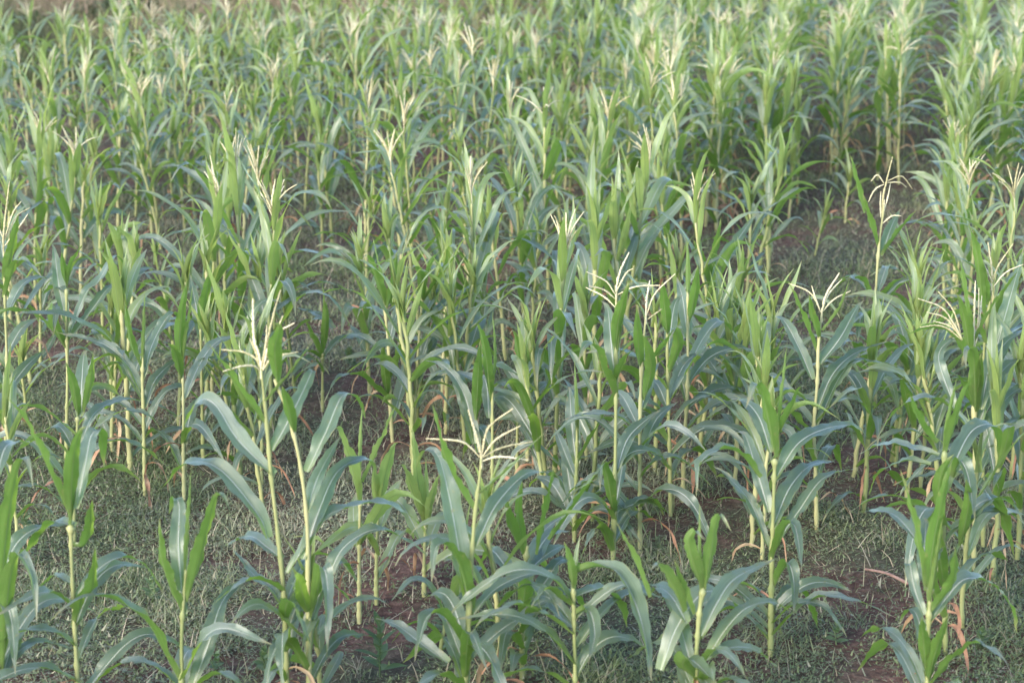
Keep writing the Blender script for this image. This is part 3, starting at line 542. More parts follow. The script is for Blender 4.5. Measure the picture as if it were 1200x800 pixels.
def build_traced(d, idx):
    r = np.random.default_rng(500 + idx)
    b = ground_at(*d['base']); Y = b[1]
    root = bpy.data.objects.new('maize_plant', None); COL.objects.link(root); root.location = b; root.empty_display_size = 0.1
    root['label'] = d['label']; root['category'] = 'maize plant'; root['group'] = 'maize plants of the field'
    SP = np.array([b] + [at(x, y, Y) for x, y in d['stalk']]) - b
    ztop = SP[-1][2]
    zs = sorted([at(*l[3][0], Y)[2] - 0 for l in d['leaves']])
    nodes = [min(max(z / max(ztop, .01), 0), 1) for z in zs] + [0.08, 0.16, 0.25, .35]
    V, F = stalk_mesh(SP, nodes, d['rb'], d['rt'], rows=44, k=9)
    link('stalk', mesh_from('stalk', V, F, M_STALK), root)
    for (wcm, dy, roll, pts) in d['leaves']:
        n = len(pts)
        seg = [0.0]
        for k in range(1, n): seg.append(seg[-1] + math.hypot(pts[k][0] - pts[k - 1][0], pts[k][1] - pts[k - 1][1]))
        Q = []
        for k, (x, y) in enumerate(pts):
            t = seg[k] / seg[-1]
            Q.append(at(x, y, Y + dy * t ** 1.35))
        Q = catmull(np.array(Q) - b, 34)
        hv = Q[-1] - Q[0]; hv[2] = 0
        mid = Q[20] - Q[0]; mid[2] = 0
        hd = mid + hv * .3
        hd = hd / max(np.linalg.norm(hd), 1e-6)
        rl = roll if roll is not None else r.normal(0, .25)
        Nn, W = frames(Q, hd, rl * .4, rl * 1.2 + r.normal(0, .15))
        narrow = wcm <= 4.5
        V, F, uv = ribbon(Q, Nn, W, wcm / 100 * (.8 if dy < 0 else .9), 7, .7 if narrow else (.8 if dy < 0 else .45), .4 if narrow else (.32 if dy < 0 else .15), .003 if narrow else .008, r, 'spear' if narrow else 'leaf')
        tn = d['tone'] + (0.25 if narrow else 0)
        link('leaf', mesh_from('leaf', V, F, M_LEAF, uv, tn), root)
    zmin = min(zs) if zs else .5
    az0 = r.uniform(0, 2 * pi)
    nf = d['fill'] + (4 if Y < 10.2 and d['tone'] < .5 else 0)
    for k in range(nf):
        z = zmin * (0.25 + 1.0 * (k + .5) / nf)
        sx = np.interp(z, SP[:, 2], SP[:, 0])
        lf = param_leaf(r, z, az0 + k * pi + r.normal(0, .4), r.uniform(.4, .68), R(r.uniform(25, 48)), R(r.uniform(100, 155)), r.uniform(.05, .078), (r.uniform(.35, .7), r.uniform(.06, .14)), r.normal(0, .4), r.normal(0, .6), 28, 7, .009)
        link('leaf', mesh_from('leaf', lf[0] + [sx, 0, 0], lf[1], M_LEAF, lf[2], d['tone']), root)
    for k in range(d['dry'] + 1):
        z = r.uniform(.1, .3); sx = np.interp(z, SP[:, 2], SP[:, 0])
        lf = param_leaf(r, z, r.uniform(0, 2 * pi), r.uniform(.25, .42), R(55), R(r.uniform(140, 175)), r.uniform(.014, .024), (0.3, .12), r.normal(0, .6), r.normal(0, 1.3), 14, 5, .012)
        o = link('dry_leaf', mesh_from('dry_leaf', lf[0] + [sx, 0, 0], lf[1], M_DRY, lf[2]), root)
        o['label'] = 'withered orange brown lower leaf'
    if d['tassel']:
        top = SP[-1]
        up = top + np.array([0, 0, .03])
        V, F = tube(catmull([SP[-1] - np.array([0, 0, .04]), top, up], 5), [.0055, .0052, .005, .0045, .004], 6)
        t = link('tassel', mesh_from('tassel', V, F, M_TASSEL), root)
        for k, pts in enumerate(d['tassel']):
            q = np.array([at(x, y, Y) for x, y in pts]) - b
            dyt = r.uniform(-.1, .1)
            ln = np.linspace(0, 1, len(q)) ** 1.3
            q[:, 1] += dyt * ln
            ang = abs(q[-1][0] - q[0][0]) < .6 * abs(q[-1][2] - q[0][2])
            nm = 'spike' if k == 0 else 'branch'
            V, F = tassel_tube(q, .0048 if k == 0 else .0036, r, 6, 46)
            link(nm, mesh_from(nm, V, F, M_TASSEL), t)
    d['pos'] = b; d['x'] = b[0]; d['Y'] = Y
    return root

for i, d in enumerate(PL): build_traced(d, i)

# ------------------------------------------------------------------ plants further back: prototypes, then copies with copies of their parts
CLEAR = [(965, 262, 85, 60), (1015, 165, 42, 50), (1085, 200, 30, 60), (945, 190, 28, 50), (405, 420, 55, 75), (840, 620, 70, 60), (1010, 690, 90, 120), (130, 700, 120, 130), (700, 720, 60, 60), (300, 620, 60, 70), (430, 490, 40, 40), (1090, 170, 25, 30), (560, 640, 60, 60), (780, 640, 80, 70)]
taken = [(d['x'], d['Y']) for d in PL]
SPOTS = []   # (x, Y, height, kind)
TAS = [(232, 188, 1.62), (318, 168, 1.6), (310, 210, 1.6), (28, 128, 1.55), (60, 140, 1.55), (652, 245, 1.62), (555, 178, 1.6), (845, 200, 1.6), (1188, 185, 1.62), (98, 18, 1.5), (143, 8, 1.5), (236, 14, 1.5), (312, 18, 1.5), (345, 8, 1.5),
       (412, 22, 1.6), (482, 8, 1.6), (522, 58, 1.6), (425, 92, 1.6), (480, 100, 1.6), (600, 88, 1.6), (905, 18, 1.6), (1048, 20, 1.65), (1062, 35, 1.6), (1138, 52, 1.65), (1170, 62, 1.6), (984, 22, 1.6), (832, 0, 1.65), (738, 0, 1.6), (178, 78, 1.55), (36, 58, 1.5), (862, 62, 1.55), (803, 85, 1.6),
       (170, 85, 1.5), (100, 60, 1.5), (303, 62, 1.55), (330, 60, 1.5), (565, 65, 1.6), (1180, 12, 1.65), (580, 12, 1.6), (215, 55, 1.5)]
for x, y, h in TAS:
    h *= .94; p = base_from_top(x, y, h); SPOTS.append((p[0], p[1], h, 'tassel'))
LEAFY = [(540, 265, 1.5), (565, 225, 1.5), (690, 290, 1.5), (655, 215, 1.5), (785, 255, 1.5), (1140, 215, 1.5), (1092, 250, 1.4), (1180, 255, 1.5), (905, 150, 1.5), (940, 90, 1.45), (985, 60, 1.6), (1050, 45, 1.6), (1035, 60, 1.55), (1140, 95, 1.5), (275, 255, 1.5), (240, 250, 1.5), (200, 265, 1.5), (140, 255, 1.45),
         (120, 300, 1.4), (340, 250, 1.4), (425, 190, 1.5), (430, 240, 1.5), (470, 215, 1.5), (485, 270, 1.45), (520, 285, 1.4), (640, 330, 1.45), (700, 165, 1.5), (730, 180, 1.4), (885, 310, 1.35), (870, 330, 1.3), (1010, 330, 1.35), (275, 330, 1.35), (300, 345, 1.3), (1060, 330, 1.3), (905, 345, 1.2), (1090, 365, 1.2)]
for x0, y0, x1, y1 in ((1050, 186, 1062, 90), (1118, 300, 1142, 110), (985, 205, 1005, 90), (893, 262, 925, 100), (835, 275, 870, 110), (770, 290, 800, 140), (1170, 260, 1190, 120), (730, 250, 765, 110)):
    A_, B_ = ground_at(x0, y0), ground_at(x1, y1); nn = int((B_[1] - A_[1]) / .33)
    for q in range(nn):
        t_ = q / nn; p = A_ + (B_ - A_) * t_ + np.array([rng.normal(0, .04), rng.normal(0, .06), 0])
        if rng.random() < .8: SPOTS.append((p[0], p[1], float(rng.normal(1.45, .1)), 'tassel' if rng.random() < .35 else 'leafy'))
for x, y, h in LEAFY:
    h *= .82; p = base_from_top(x, y, h); SPOTS.append((p[0], p[1], h, 'leafy'))
for bx, by, h, kd in ((586, 812, 1.12, 'leafy'), (955, 300, .7, 'young'), (990, 262, .75, 'young'), (925, 255, .9, 'young'), (516, 770, .8, 'young'), (377, 815, .85, 'young'), (880, 640, 1.15, 'leafy'), (893, 655, 1.0, 'leafy'), (1012, 600, 1.2, 'leafy'), (1165, 680, 1.25, 'leafy'), (1192, 655, 1.3, 'leafy'), (1128, 735, 1.1, 'leafy'), (862, 575, 1.2, 'leafy'), (885, 590, 1.15, 'leafy'), (1062, 585, 1.1, 'leafy'), (1100, 610, 1.2, 'leafy'), (912, 545, 1.2, 'leafy'), (30, 500, .8, 'young'), (20, 660, 1.05, 'leafy'), (282, 560, 1.15, 'leafy'), (308, 600, 1.1, 'leafy'), (132, 520, 1.1, 'leafy'), (640, 600, 1.05, 'leafy'), (694, 610, 1.15, 'leafy'), (545, 520, 1.15, 'leafy'), (520, 470, 1.2, 'leafy'), (533, 460, 1.2, 'leafy'), (1045, 540, 1.2, 'leafy'), (1185, 560, 1.3, 'leafy'), (820, 540, 1.2, 'leafy'), (1150, 500, 1.2, 'leafy'), (1090, 505, 1.2, 'leafy')):
    p = ground_at(bx, by); SPOTS.append((p[0], p[1], h, kd))
VPX = (1130 - 600) / FPX
EXC = [(912, 1004, 205, 605), (335, 445, 325, 640), (858, 912, 400, 460)]
def in_clear(px, py): return any(x0 < px < x1 and y0 < py < y1 for x0, x1, y0, y1 in EXC) or any(((px - a) / w) ** 2 + ((py - b) / hh) ** 2 < 1 for a, b, w, hh in CLEAR)
occ = taken + [(s[0], s[1]) for s in SPOTS]
cand = []
for k in range(-85, 60):
    Yv = 10.0
    while Yv < 44:
        Yj = Yv + rng.normal(0, .12)
        x = k * 0.74 + VPX * Yj + rng.normal(0, .07)
        cand.append((x, Yj, k)); Yv += 0.34
rng.shuffle(cand)
for x, Yj, k in cand:
    px, py = px_of((x, Yj, 0))
    if px < -90 or px > 1290 or py > 590: continue
    if px < 470 and Yj > 26.3 + max(px, 0) * .0075: continue
    if px > 800: x += (k * .74 + VPX * Yj - x) * .6
    keep = 0.42 if py > 480 else (0.62 if py > 380 else (0.76 if py > 260 else 0.86))
    if px > 840 and 95 < py < 310 and rng.random() < .8: continue
    if px > 840: keep *= .7
    if rng.random() > keep or in_clear(px, py): continue
    dmin = 0.3 if py > 380 else 0.25
    if any((x - a) ** 2 + (Yj - b) ** 2 < dmin ** 2 for a, b in occ): continue
    occ.append((x, Yj))
    kd = rng.random(); pt = 0.3 if py < 240 else .1
    kind = 'tassel' if kd < pt else ('young' if kd > .93 else 'leafy')
    hh = {'tassel': rng.normal(1.47, .1), 'leafy': rng.normal(1.24, .12), 'young': rng.normal(.85, .12)}[kind] * (0.92 if px < 420 and py < 300 else 1)
    SPOTS.append((x, Yj, float(hh), kind))
SPOTS.sort(key=lambda s: s[1])
n_ind = 300 - len(PL)
near, far = SPOTS[:n_ind], SPOTS[n_ind:]
print('spots', len(SPOTS), 'last individual at', near[-1][1] if near else None)

PROTO = {'tassel': [], 'leafy': [], 'young': []}
PH = {'tassel': 1.52, 'leafy': 1.24, 'young': .85}
LANDMARKS = {d['key']: d for d in PL}
NAMES = {'A': 'tall stiff-tasselled plant', 'A2': 'leaning blue-leaved plant', 'B': 'five-branched tassel plant', 'C': 'short leaf-fan plant', 'D': 'long left-blade plant', 'F': 'young light green plant', 'S': 'bushy centre plant', 'G': 'right foreground leaf-bundle plant', 'I': 'tall bright-bladed plant', 'J': 'vase-shaped plant', 'K': 'forked-tassel plant', 'L': 'left-bent fan tassel', 'M': 'thick cream spike plant', 'M2': 'two-pronged tassel plant', 'M4': 'pale-topped drooping plant', 'N': 'two-sided lone plant', 'O': 'stubby blunt-leaved plant', 'P': 'grey folded-leaf plant', 'P2': 'dark twisting-leaved plant', 'Q1': 'slim light-leaf plant', 'Q2': 'paddle-leaf plant', 'Y1': 'yellowish erect plant', 'Y3': 'yellowish spreading plant', 'H1': 'folded-tip slender plant', 'H2': 'right-leaning slender plant', 'Q': 'arching-leaf centre plant', 'T1': 'three thin centre stalks', 'R': 'white-midrib blue plant', 'U': 'flopped tassel', 'V': 'small plant in the weedy gap', 'W': 'dark paddle-leaved plant'}
def describe(x, Y, h, kind):
    top = {'tassel': 'tasselled', 'leafy': 'untasselled', 'young': 'young'}[kind]
    rel = h / PH[kind]
    size = 'tall' if rel > 1.06 else ('short' if rel < .94 else 'mid-height')
    px, py = px_of((x, Y, 0))
    band = 'near' if py > 400 else ('middle' if py > 270 else ('upper' if py > 190 else 'far upper'))
    best = None
    for k, nm in NAMES.items():
        d = LANDMARKS[k]; dd = math.hypot((x - d['x']), (Y - d['Y']) * .6)
        if best is None or dd < best[0]: best = (dd, d, nm)
    dd, d, nm = best
    if dd < 1.7:
        dx, dY = x - d['x'], Y - d['Y']
        side = 'left of' if dx < -.25 else ('right of' if dx > .25 else None)
        dep = 'behind' if dY > .5 else ('in front of' if dY < -.5 else None)
        rl = {(None, None): 'close beside', (None, 'behind'): 'straight behind', (None, 'in front of'): 'straight in front of'}.get((side, dep))
        if rl is None: rl = (side if dep is None else ('behind and ' if dep == 'behind' else 'in front and ') + side)
        return f'{size} {top} maize plant {rl} the {nm}'
    cols = ['far left edge', 'left side', 'left of centre', 'centre', 'right of centre', 'right side', 'far right edge']
    c = cols[int(np.clip(px / 1200 * 7, 0, 6))]
    return f'{size} {top} maize plant in the {band} rows at the {c} of the field' if 'cent' not in c else f'{size} {top} maize plant in the {band} rows, {c} of the field'
for kind, cnt in (('tassel', 14), ('leafy', 16), ('young', 4)):
    for k in range(cnt): PROTO[kind].append(gen_plant(np.random.default_rng(900 + k * 7 + len(kind)), PH[kind], kind, 0))
protos = {k: [None] * len(v) for k, v in PROTO.items()}
counts = {'tassel': 0, 'leafy': 0, 'young': 0}
for (x, Y, h, kind) in near:
    i = counts[kind] % len(PROTO[kind]); counts[kind] += 1
    if protos[kind][i] is None:
        root = bpy.data.objects.new('maize_plant', None); COL.objects.link(root); root.empty_display_size = .1
        root['category'] = 'maize plant'
        build_parts(PROTO[kind][i], root, sub=True); protos[kind][i] = root
    else:
        root = copy_tree(protos[kind][i])
    s = h / PH[kind]
    root.location = (x, Y, 0); root.rotation_euler = (rng.normal(0, .045), rng.normal(0, .045), rng.uniform(0, 2 * pi))
    w = s * rng.uniform(.92, 1.1); root.scale = (w, w, s)
    lab = describe(x, Y, h, kind)
    root['label'] = lab; root['group'] = lab.replace('maize plant', 'maize plants')
# the remaining, most distant plants: one out-of-focus mass
buf = {'leaf': [[], [], [], []], 'dry': [[], [], [], []], 'stalk': [[], []], 'tassel': [[], []]}
LOW = {k: [gen_plant(np.random.default_rng(300 + j), PH[k], k, 2) for j in range(8)] for k in PH}
off = {k: 0 for k in buf}
def push(key, V, F, uv=None, tone=0.0):
    b = buf[key]; b[0].append(V); b[1].append(np.asarray(F) + off[key]); off[key] += len(V)
    if len(b) > 2: b[2].append(uv); b[3].append(np.full(len(V), tone))
for (x, Y, h, kind) in far:
    pr = LOW[kind][int(rng.integers(8))]; a = rng.uniform(0, 2 * pi); s = h / PH[kind]; jit = rng.uniform(-.05, .12)
    M = np.array([[cos(a), -sin(a), 0], [sin(a), cos(a), 0], [0, 0, 1]]) * s
    for p in pr:
        if p[0] == 'tassel':
            for V, F in [p[1]] + [q[1] for q in p[2]]: push('tassel', V @ M.T + [x, Y, 0], F)
        elif p[0] == 'stalk': push('stalk', p[1] @ M.T + [x, Y, 0], p[2])
        else: push('leaf' if p[0] == 'leaf' else 'dry', p[1] @ M.T + [x, Y, 0], p[2], p[3], (p[5] or 0) + jit)
def stuff_mesh():
    keys = [k for k in buf if buf[k][0]]
    mats = {'leaf': M_LEAF, 'dry': M_DRY, 'stalk': M_STALK, 'tassel': M_TASSEL}
    Vs, Fs, UVs, Ts, Mi, o = [], [], [], [], [], 0
    for i, k in enumerate(keys):
        V = np.vstack(buf[k][0]); F = np.vstack(buf[k][1])
        Vs.append(V); Fs.append(F + o); o += len(V)
        UVs.append(np.vstack(buf[k][2]) if len(buf[k]) > 2 else np.zeros((len(V), 2))); Ts.append(np.concatenate(buf[k][3]) if len(buf[k]) > 2 else np.zeros(len(V)))
        Mi.append(np.full(len(F), i, np.int32))
    me = mesh_from('distant_maize', np.vstack(Vs), np.vstack(Fs), mats[keys[0]], np.vstack(UVs), np.concatenate(Ts))
    for k in keys[1:]: me.materials.append(mats[k])
    me.polygons.foreach_set('material_index', np.concatenate(Mi)); me.update()
    o = link('distant_maize', me)
    o['kind'] = 'stuff'; o['label'] = 'dense far rows of maize blurring together at the top of the field'; o['category'] = 'maize crop'
if far: stuff_mesh()


# ------------------------------------------------------------------ the setting
def hgt(x, y):
    return (0.018 * np.sin(x * 2.1 + 1.3 * np.sin(y * 1.1)) * np.cos(y * 1.7 + .6 * x) + 0.012 * np.sin(x * 5.3 + y * 3.1) - .012)
xs = np.concatenate([np.linspace(-400, -20, 30), np.arange(-19.8, 20, .18), np.linspace(20, 400, 30)])
ys = np.concatenate([np.linspace(-60, 4, 14), np.arange(4.2, 42, .18), np.linspace(43, 900, 40)])
GX, GY = np.meshgrid(xs, ys)
GZ = hgt(GX, GY)
idx = np.arange(GX.size).reshape(GX.shape)
GF = np.stack([idx[:-1, :-1], idx[:-1, 1:], idx[1:, 1:], idx[1:, :-1]], -1).reshape(-1, 4)
g = link('ground', mesh_from('ground', np.stack([GX, GY, GZ], -1).reshape(-1, 3), GF, M_SOIL)); g['kind'] = 'structure'; g['label'] = 'reddish brown soil of the maize field'

def value_noise(x, y, sc, seed):
    r = np.random.default_rng(seed); G = r.random((256, 256))
    u, v = x * sc + 100, y * sc + 100
    i, j = np.floor(u).astype(int), np.floor(v).astype(int); fu, fv = u - i, v - j
    fu, fv = fu * fu * (3 - 2 * fu), fv * fv * (3 - 2 * fv)
    g_ = lambda a, b: G[a % 256, b % 256]
    return (g_(i, j) * (1 - fu) + g_(i + 1, j) * fu) * (1 - fv) + (g_(i, j + 1) * (1 - fu) + g_(i + 1, j + 1) * fu) * fv
def project(x, y):
    z = y * FW[1] + (-CAM_H) * FW[2]
    return 600 + FPX * x / z, 400 - FPX * (y * UP[1] - CAM_H * UP[2]) / z
BARE = [(840, 615, 55, 50), (430, 480, 55, 45), (330, 545, 45, 40), (1030, 690, 80, 60), (960, 265, 70, 35), (255, 545, 30, 30), (1050, 560, 60, 40), (560, 770, 30, 20), (640, 770, 40, 20), (160, 745, 30, 25), (95, 455, 35, 25)]
def weed_density(x, y):
    px, py = project(x, y)
    d = np.clip((value_noise(x, y, 1.3, 5) * .6 + value_noise(x, y, 4.0, 6) * .55 - .3) * 2.4, .06, 1)
    for a, b, w, h in BARE: d = d * (1 - .88 * np.exp(-(((px - a) / w) ** 2 + ((py - b) / h) ** 2) * 1.2))
    return d
def scatter(n, y0, y1, dens=True):
    k = n * 4
    y = np.sqrt(rng.uniform(y0 ** 2, y1 ** 2, k)); x = rng.uniform(-.29, .29, k) * y + rng.normal(0, .02, k)
    if dens:
        m = rng.random(k) < weed_density(x, y); x, y = x[m], y[m]
    return x[:n], y[:n]
def blades(x, y, Lg, w, lean, bend, tone, segs=3):
    n = len(x); a = rng.uniform(0, 2 * pi, n)
    th0 = np.abs(rng.normal(0, lean, n)); th1 = th0 + np.abs(rng.normal(bend, .4, n))
    P = np.stack([x, y, hgt(x, y) - .004], -1); side = a + pi / 2 + rng.normal(0, .8, n)
    S = np.stack([np.cos(side), np.sin(side), np.zeros(n)], -1)
    V = np.zeros((n, segs + 1, 2, 3)); C = P.copy()
    for k in range(segs + 1):
        t = k / segs; ww = w * (1 - t ** 1.6) + .0006
        V[:, k, 0] = C - S * (ww / 2)[:, None]; V[:, k, 1] = C + S * (ww / 2)[:, None]
        th = th0 + (th1 - th0) * (t + .5 / segs); st = Lg / segs
        C = C + np.stack([np.sin(th) * np.cos(a) * st, np.sin(th) * np.sin(a) * st, np.maximum(np.cos(th), -.6) * st], -1)
    V[..., 2] = np.maximum(V[..., 2], hgt(V[..., 0], V[..., 1]) + .004)
    base = np.arange(n)[:, None] * (2 * (segs + 1)) + np.arange(segs)[None] * 2
    F = np.stack([base, base + 1, base + 3, base + 2], -1).reshape(-1, 4)
    return V.reshape(-1, 3), F, np.repeat(tone, 2 * (segs + 1))
def tone_for(x, y, n):
    t = -.02 + .62 * value_noise(x, y, .9, 9) + rng.normal(0, .12, n)
    dead = rng.random(n) < .13 * (.3 + 1.4 * value_noise(x, y, 1.6, 31)); t[dead] = rng.uniform(.65, 1.0, dead.sum())
    return np.clip(t, 0, 1)
pieces = []
for n, y0, y1, l0, w0 in ((85000, 7.2, 13.5, .052, .0042), (60000, 13.5, 21, .07, .006), (30000, 21, 34, .12, .012)):
    x, y = scatter(n, y0, y1); m = len(x)
    pieces.append(blades(x, y, l0 * rng.lognormal(0, .45, m) * (.5 + 1.5 * value_noise(x, y, 2.6, 41) ** 2), w0 * rng.uniform(.6, 1.5, m), .65, .9, tone_for(x, y, m)))
# small ground-hugging leaves of the weeds between the blades
for n, y0, y1, l0, w0 in ((170000, 7.2, 13.5, .02, .0095), (60000, 13.5, 22, .028, .014)):
    x, y = scatter(n, y0, y1); m = len(x)
    V, F, t = blades(x, y, l0 * rng.lognormal(0, .4, m), w0 * rng.uniform(.6, 1.4, m), 1.0, .5, np.clip(tone_for(x, y, m) * .75, 0, 1), 2)
    V[:, 2] += np.repeat(np.abs(rng.normal(0, .03, m)), 6); pieces.append((V, F, t))
# flat straw and dead litter
x, y = scatter(8000, 7.2, 20, False); m = len(x)
pieces.append(blades(x, y, .09 * rng.lognormal(0, .5, m), .005 * rng.uniform(.6, 1.4, m), 1.45, .1, np.clip(rng.normal(.85, .12, m), 0, 1), 2))
Vs, Fs, Ts, o = [], [], [], 0
for V, F, t in pieces: Vs.append(V); Fs.append(F + o); Ts.append(t); o += len(V)
gr = link('weed_grass', mesh_from('weed_grass', np.vstack(Vs), np.vstack(Fs), M_GRASS, None, np.concatenate(Ts)))
gr['kind'] = 'stuff'; gr['label'] = 'short grey-green weedy grass and straw between the maize plants'; gr['category'] = 'grass'
# dry grass beyond the far left end of the field
n = 60000; y = rng.uniform(26.8, 45, n); x = rng.uniform(-.32, .02, n) * y
cl = value_noise(x, y, .8, 21); mk = rng.random(n) < .25 + cl; x, y, cl = x[mk], y[mk], cl[mk]; m = len(x)
V, F, t = blades(x, y, (.35 + 1.3 * cl ** 1.5) * rng.lognormal(0, .35, m) * .9, .014 * rng.uniform(.6, 1.5, m), .25, .7, np.clip((value_noise(x, y, .55, 22) - .5) * 1.9 + .42 + rng.normal(0, .15, m), 0, 1))
bk = link('dry_grass', mesh_from('dry_grass', V, F, M_BANK, None, t)); bk['kind'] = 'stuff'; bk['label'] = 'tall dry pinkish grass beyond the left end of the field'; bk['category'] = 'grass'

# broadleaf weeds one can tell apart
def weed(px, py, h, nl, lab, seed, lw=.035, spread=.6):
    r = np.random.default_rng(seed); b = ground_at(px, py)
    root = bpy.data.objects.new('weed_plant', None); COL.objects.link(root); root.location = b; root.empty_display_size = .05
    root['label'] = lab; root['category'] = 'weed'; root['group'] = 'broadleaf weeds among the maize'
    V, F = tube(catmull([[0, 0, 0], [r.normal(0, .01), r.normal(0, .01), h * .5], [r.normal(0, .02), r.normal(0, .02), h * .95]], 8), np.linspace(.004, .002, 8), 5)
    link('stem', mesh_from('stem', V, F, M_WEED), root)
    for k in range(nl):
        f = (k + .5) / nl
        lf = param_leaf(r, h * (.08 + .9 * f), k * 2.4 + r.normal(0, .2), h * r.uniform(.35, .5) * (1.15 - .6 * f), R(75 - 50 * f), R(105 - 60 * f), lw * (1.15 - .5 * f), None, r.normal(0, .2), r.normal(0, .3), 9, 5, .003, .002, .2, .1)
        link('leaf', mesh_from('leaf', lf[0], lf[1], M_WEED, lf[2]), root)
weed(445, 792, .26, 16, 'upright broadleaf weed with pale green toothed leaves at bottom left of centre', 1, .04)
weed(310, 790, .12, 14, 'low clump of broadleaf weed at the bottom between two maize stalks', 2, .04)
weed(178, 705, .13, 14, 'grey-green leafy weed tuft beside the short leaf-fan maize plant', 3)
weed(700, 590, .16, 16, 'bushy grey-green weed left of the thick cream spike maize plant stalk', 4, .04)
weed(182, 528, .12, 16, 'low leafy weed behind the lone maize plant at centre left', 5, .045)
weed(410, 430, .13, 18, 'low dark weed clump in the weedy gap at centre left', 6, .05)
weed(30, 622, .1, 14, 'small weed tuft at the left edge beside the long blade plant', 7, .04)
weed(255, 788, .09, 12, 'tiny weed rosette right of the bottom left leaf-fan plant', 8, .035)
weed(980, 755, .11, 14, 'low weed tuft on the bare strip at bottom right', 9, .035)
weed(1150, 760, .1, 14, 'small leafy weed right of the bottom right maize plant', 10, .035)
weed(520, 745, .16, 14, 'leafy weed behind the five-branched tassel maize stalk', 12, .04)

# dead maize stalk lying on the bare strip
a, b2 = ground_at(1014, 671), ground_at(1064, 688)
V, F = tube(catmull([a + [0, 0, .02] - a, (a + b2) / 2 + [0, 0, .035] - a, b2 + [0, 0, .02] - a], 10), np.linspace(.006, .009, 10), 7)
o = link('dead_stalk', mesh_from('dead_stalk', V, F, M_STICK), None, a); o['label'] = 'pinkish dead stalk lying on the bare ground at right'; o['category'] = 'dead stalk'

# dark shrubs beyond the dry grass, their feet just inside the top of the frame
def shrub(px, Y, wd, h, lab, seed, grp='dark shrubs beyond the dry grass'):
    r = np.random.default_rng(seed); root = bpy.data.objects.new('shrub', None); COL.objects.link(root); root.location = (at(px, 10, Y)[0], Y, 0)
    root['label'] = lab; root['category'] = 'shrub'; root['group'] = grp
    parts = []
    for k in range(5):
        q = [np.zeros(3)]; d = np.array([r.normal(0, .35), r.normal(0, .35), 1])
        for s_ in range(4): q.append(q[-1] + (d + r.normal(0, .2, 3)) * h * .2)
        parts.append(tube(catmull(q, 9), np.linspace(.05, .012, 9), 6))
    V, F = join_quads(parts); link('trunk', mesh_from('trunk', V, F, M_BARK), root)
    n = 1500; c = r.normal(0, 1, (14, 3)) * [wd * .3, wd * .3, h * .22] + [0, 0, h * .55]
    p = c[r.integers(14, size=n)] + r.normal(0, 1, (n, 3)) * [wd * .14, wd * .14, h * .1]; p[:, 2] = np.abs(p[:, 2])
    A = norm(r.normal(0, 1, (n, 3))); B = norm(np.cross(A, r.normal(0, 1, (n, 3)))); s_ = r.uniform(.04, .09, (n, 1))
    V = np.stack([p - A * s_, p + B * s_ * .45, p + A * s_, p - B * s_ * .45], 1).reshape(-1, 3); F = np.arange(n * 4).reshape(n, 4)
    link('crown', mesh_from('crown', V, F, M_SHRUB), root)
shrub(318, 40.5, 1.1, 1.6, 'dark shrub at the top edge beyond the field, left of centre', 1)
shrub(437, 41.5, 1.2, 1.6, 'dark shrub at the top edge near the middle, right of the other', 2)

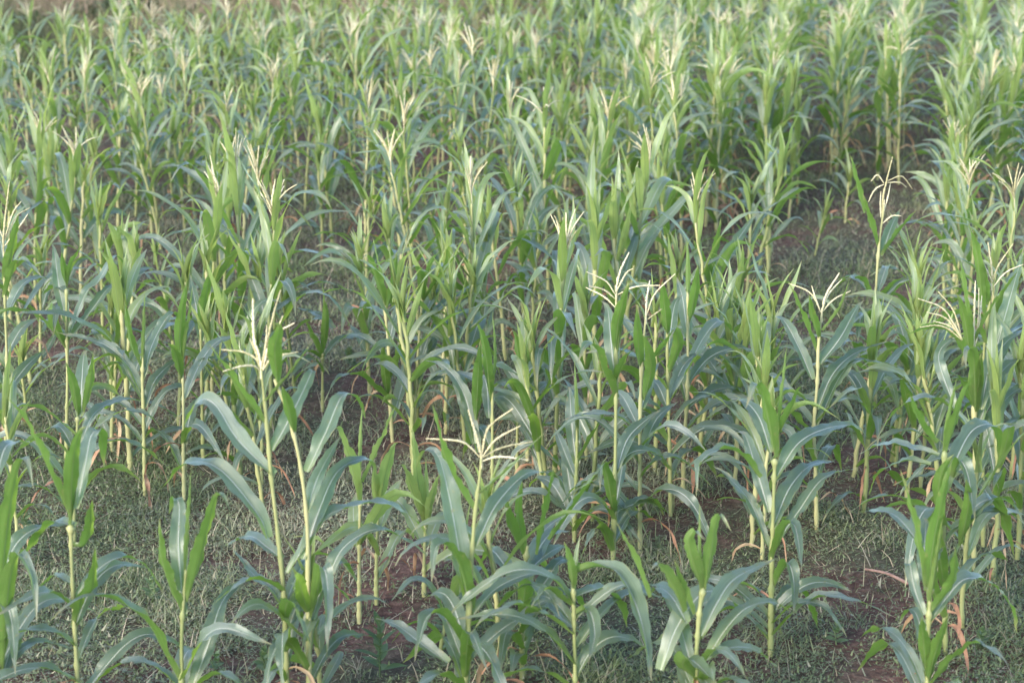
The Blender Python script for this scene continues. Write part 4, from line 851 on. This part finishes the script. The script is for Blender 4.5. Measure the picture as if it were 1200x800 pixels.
# thin evening haze over the field
def haze_box(x0, x1, y0, y1, z0, z1, dens):
    V = [(x, y, z) for z in (z0, z1) for y in (y0, y1) for x in (x0, x1)]
    F = [(0, 2, 3, 1), (4, 5, 7, 6), (0, 1, 5, 4), (2, 6, 7, 3), (0, 4, 6, 2), (1, 3, 7, 5)]
    m, nt = new_mat('haze'); out = N(nt, 'ShaderNodeOutputMaterial'); pv = N(nt, 'ShaderNodeVolumePrincipled', i_Color=(1, .98, .95, 1), i_Density=dens, i_Anisotropy=0.2)
    nt.links.new(pv.outputs[0], out.inputs['Volume'])
    h = link('haze', mesh_from('haze', V, F, m, smooth=False)); h['kind'] = 'stuff'; h['label'] = 'thin pale haze hanging over the maize field'; h['category'] = 'haze'
HAZE = 0
if HAZE: haze_box(-405, 405, -65, 905, -1.2, 4.4, HAZE)
for q, (px, Y, wd, h, lab) in enumerate(((40, 31, .9, .55, 'low brown-green bush in the dry grass at the top left corner'), (150, 33, 1.3, .6, 'wide low bush in the dry grass at the top edge, far left'), (215, 30.5, .7, .5, 'small round bush in the dry grass along the top edge, left'), (285, 34, 1.2, .7, 'scrubby bush in the dry grass just left of the dark shrubs'), (378, 32, 1.0, .55, 'low bush in the dry grass between the two dark shrubs'))):
    shrub(px, Y, wd, h, lab, 20 + q, 'low bushes in the dry grass')
# ------------------------------------------------------------------ light, sky, camera
SUN_EL, SUN_AZ = R(26), R(218)          # azimuth clockwise from +Y: behind the camera and to its left
w = bpy.data.worlds.new('World'); scene.world = w; w.use_nodes = True
nt = w.node_tree; nt.nodes.clear()
sky = N(nt, 'ShaderNodeTexSky', sky_type='NISHITA'); sky.sun_disc = False; sky.sun_elevation = SUN_EL; sky.sun_rotation = SUN_AZ
sky.air_density = 1.0; sky.dust_density = 0.25; sky.ozone_density = 2.0
bg = N(nt, 'ShaderNodeBackground', i_Strength=0.15); wo = N(nt, 'ShaderNodeOutputWorld')
nt.links.new(sky.outputs[0], bg.inputs[0]); nt.links.new(bg.outputs[0], wo.inputs[0])
sd = bpy.data.lights.new('sun', 'SUN'); sd.energy = 1.9; sd.angle = R(28); sd.color = (1.0, .91, .76)
so = link('sun', sd)
import mathutils
dv = mathutils.Vector((sin(SUN_AZ) * cos(SUN_EL), cos(SUN_AZ) * cos(SUN_EL), sin(SUN_EL)))
so.rotation_euler = dv.to_track_quat('Z', 'Y').to_euler(); so.location = (0, 0, 30)

cam = bpy.data.cameras.new('camera'); co = link('camera', cam); scene.camera = co
co.location = (0, 0, CAM_H); co.rotation_euler = (pi / 2 - PITCH, 0, 0)
cam.sensor_width = 36; cam.lens = FPX / 1200 * 36; cam.clip_end = 3000; cam.clip_start = .1
cam.dof.use_dof = True; cam.dof.focus_distance = 10.3; cam.dof.aperture_fstop = 2.6
scene.view_settings.view_transform = 'Standard'; scene.view_settings.look = 'None'; scene.view_settings.gamma = 1; scene.view_settings.exposure = 2.1
scene.render.engine = 'CYCLES'; scene.cycles.use_denoising = True
scene.cycles.max_bounces = 8; scene.cycles.transmission_bounces = 6; scene.cycles.diffuse_bounces = 5
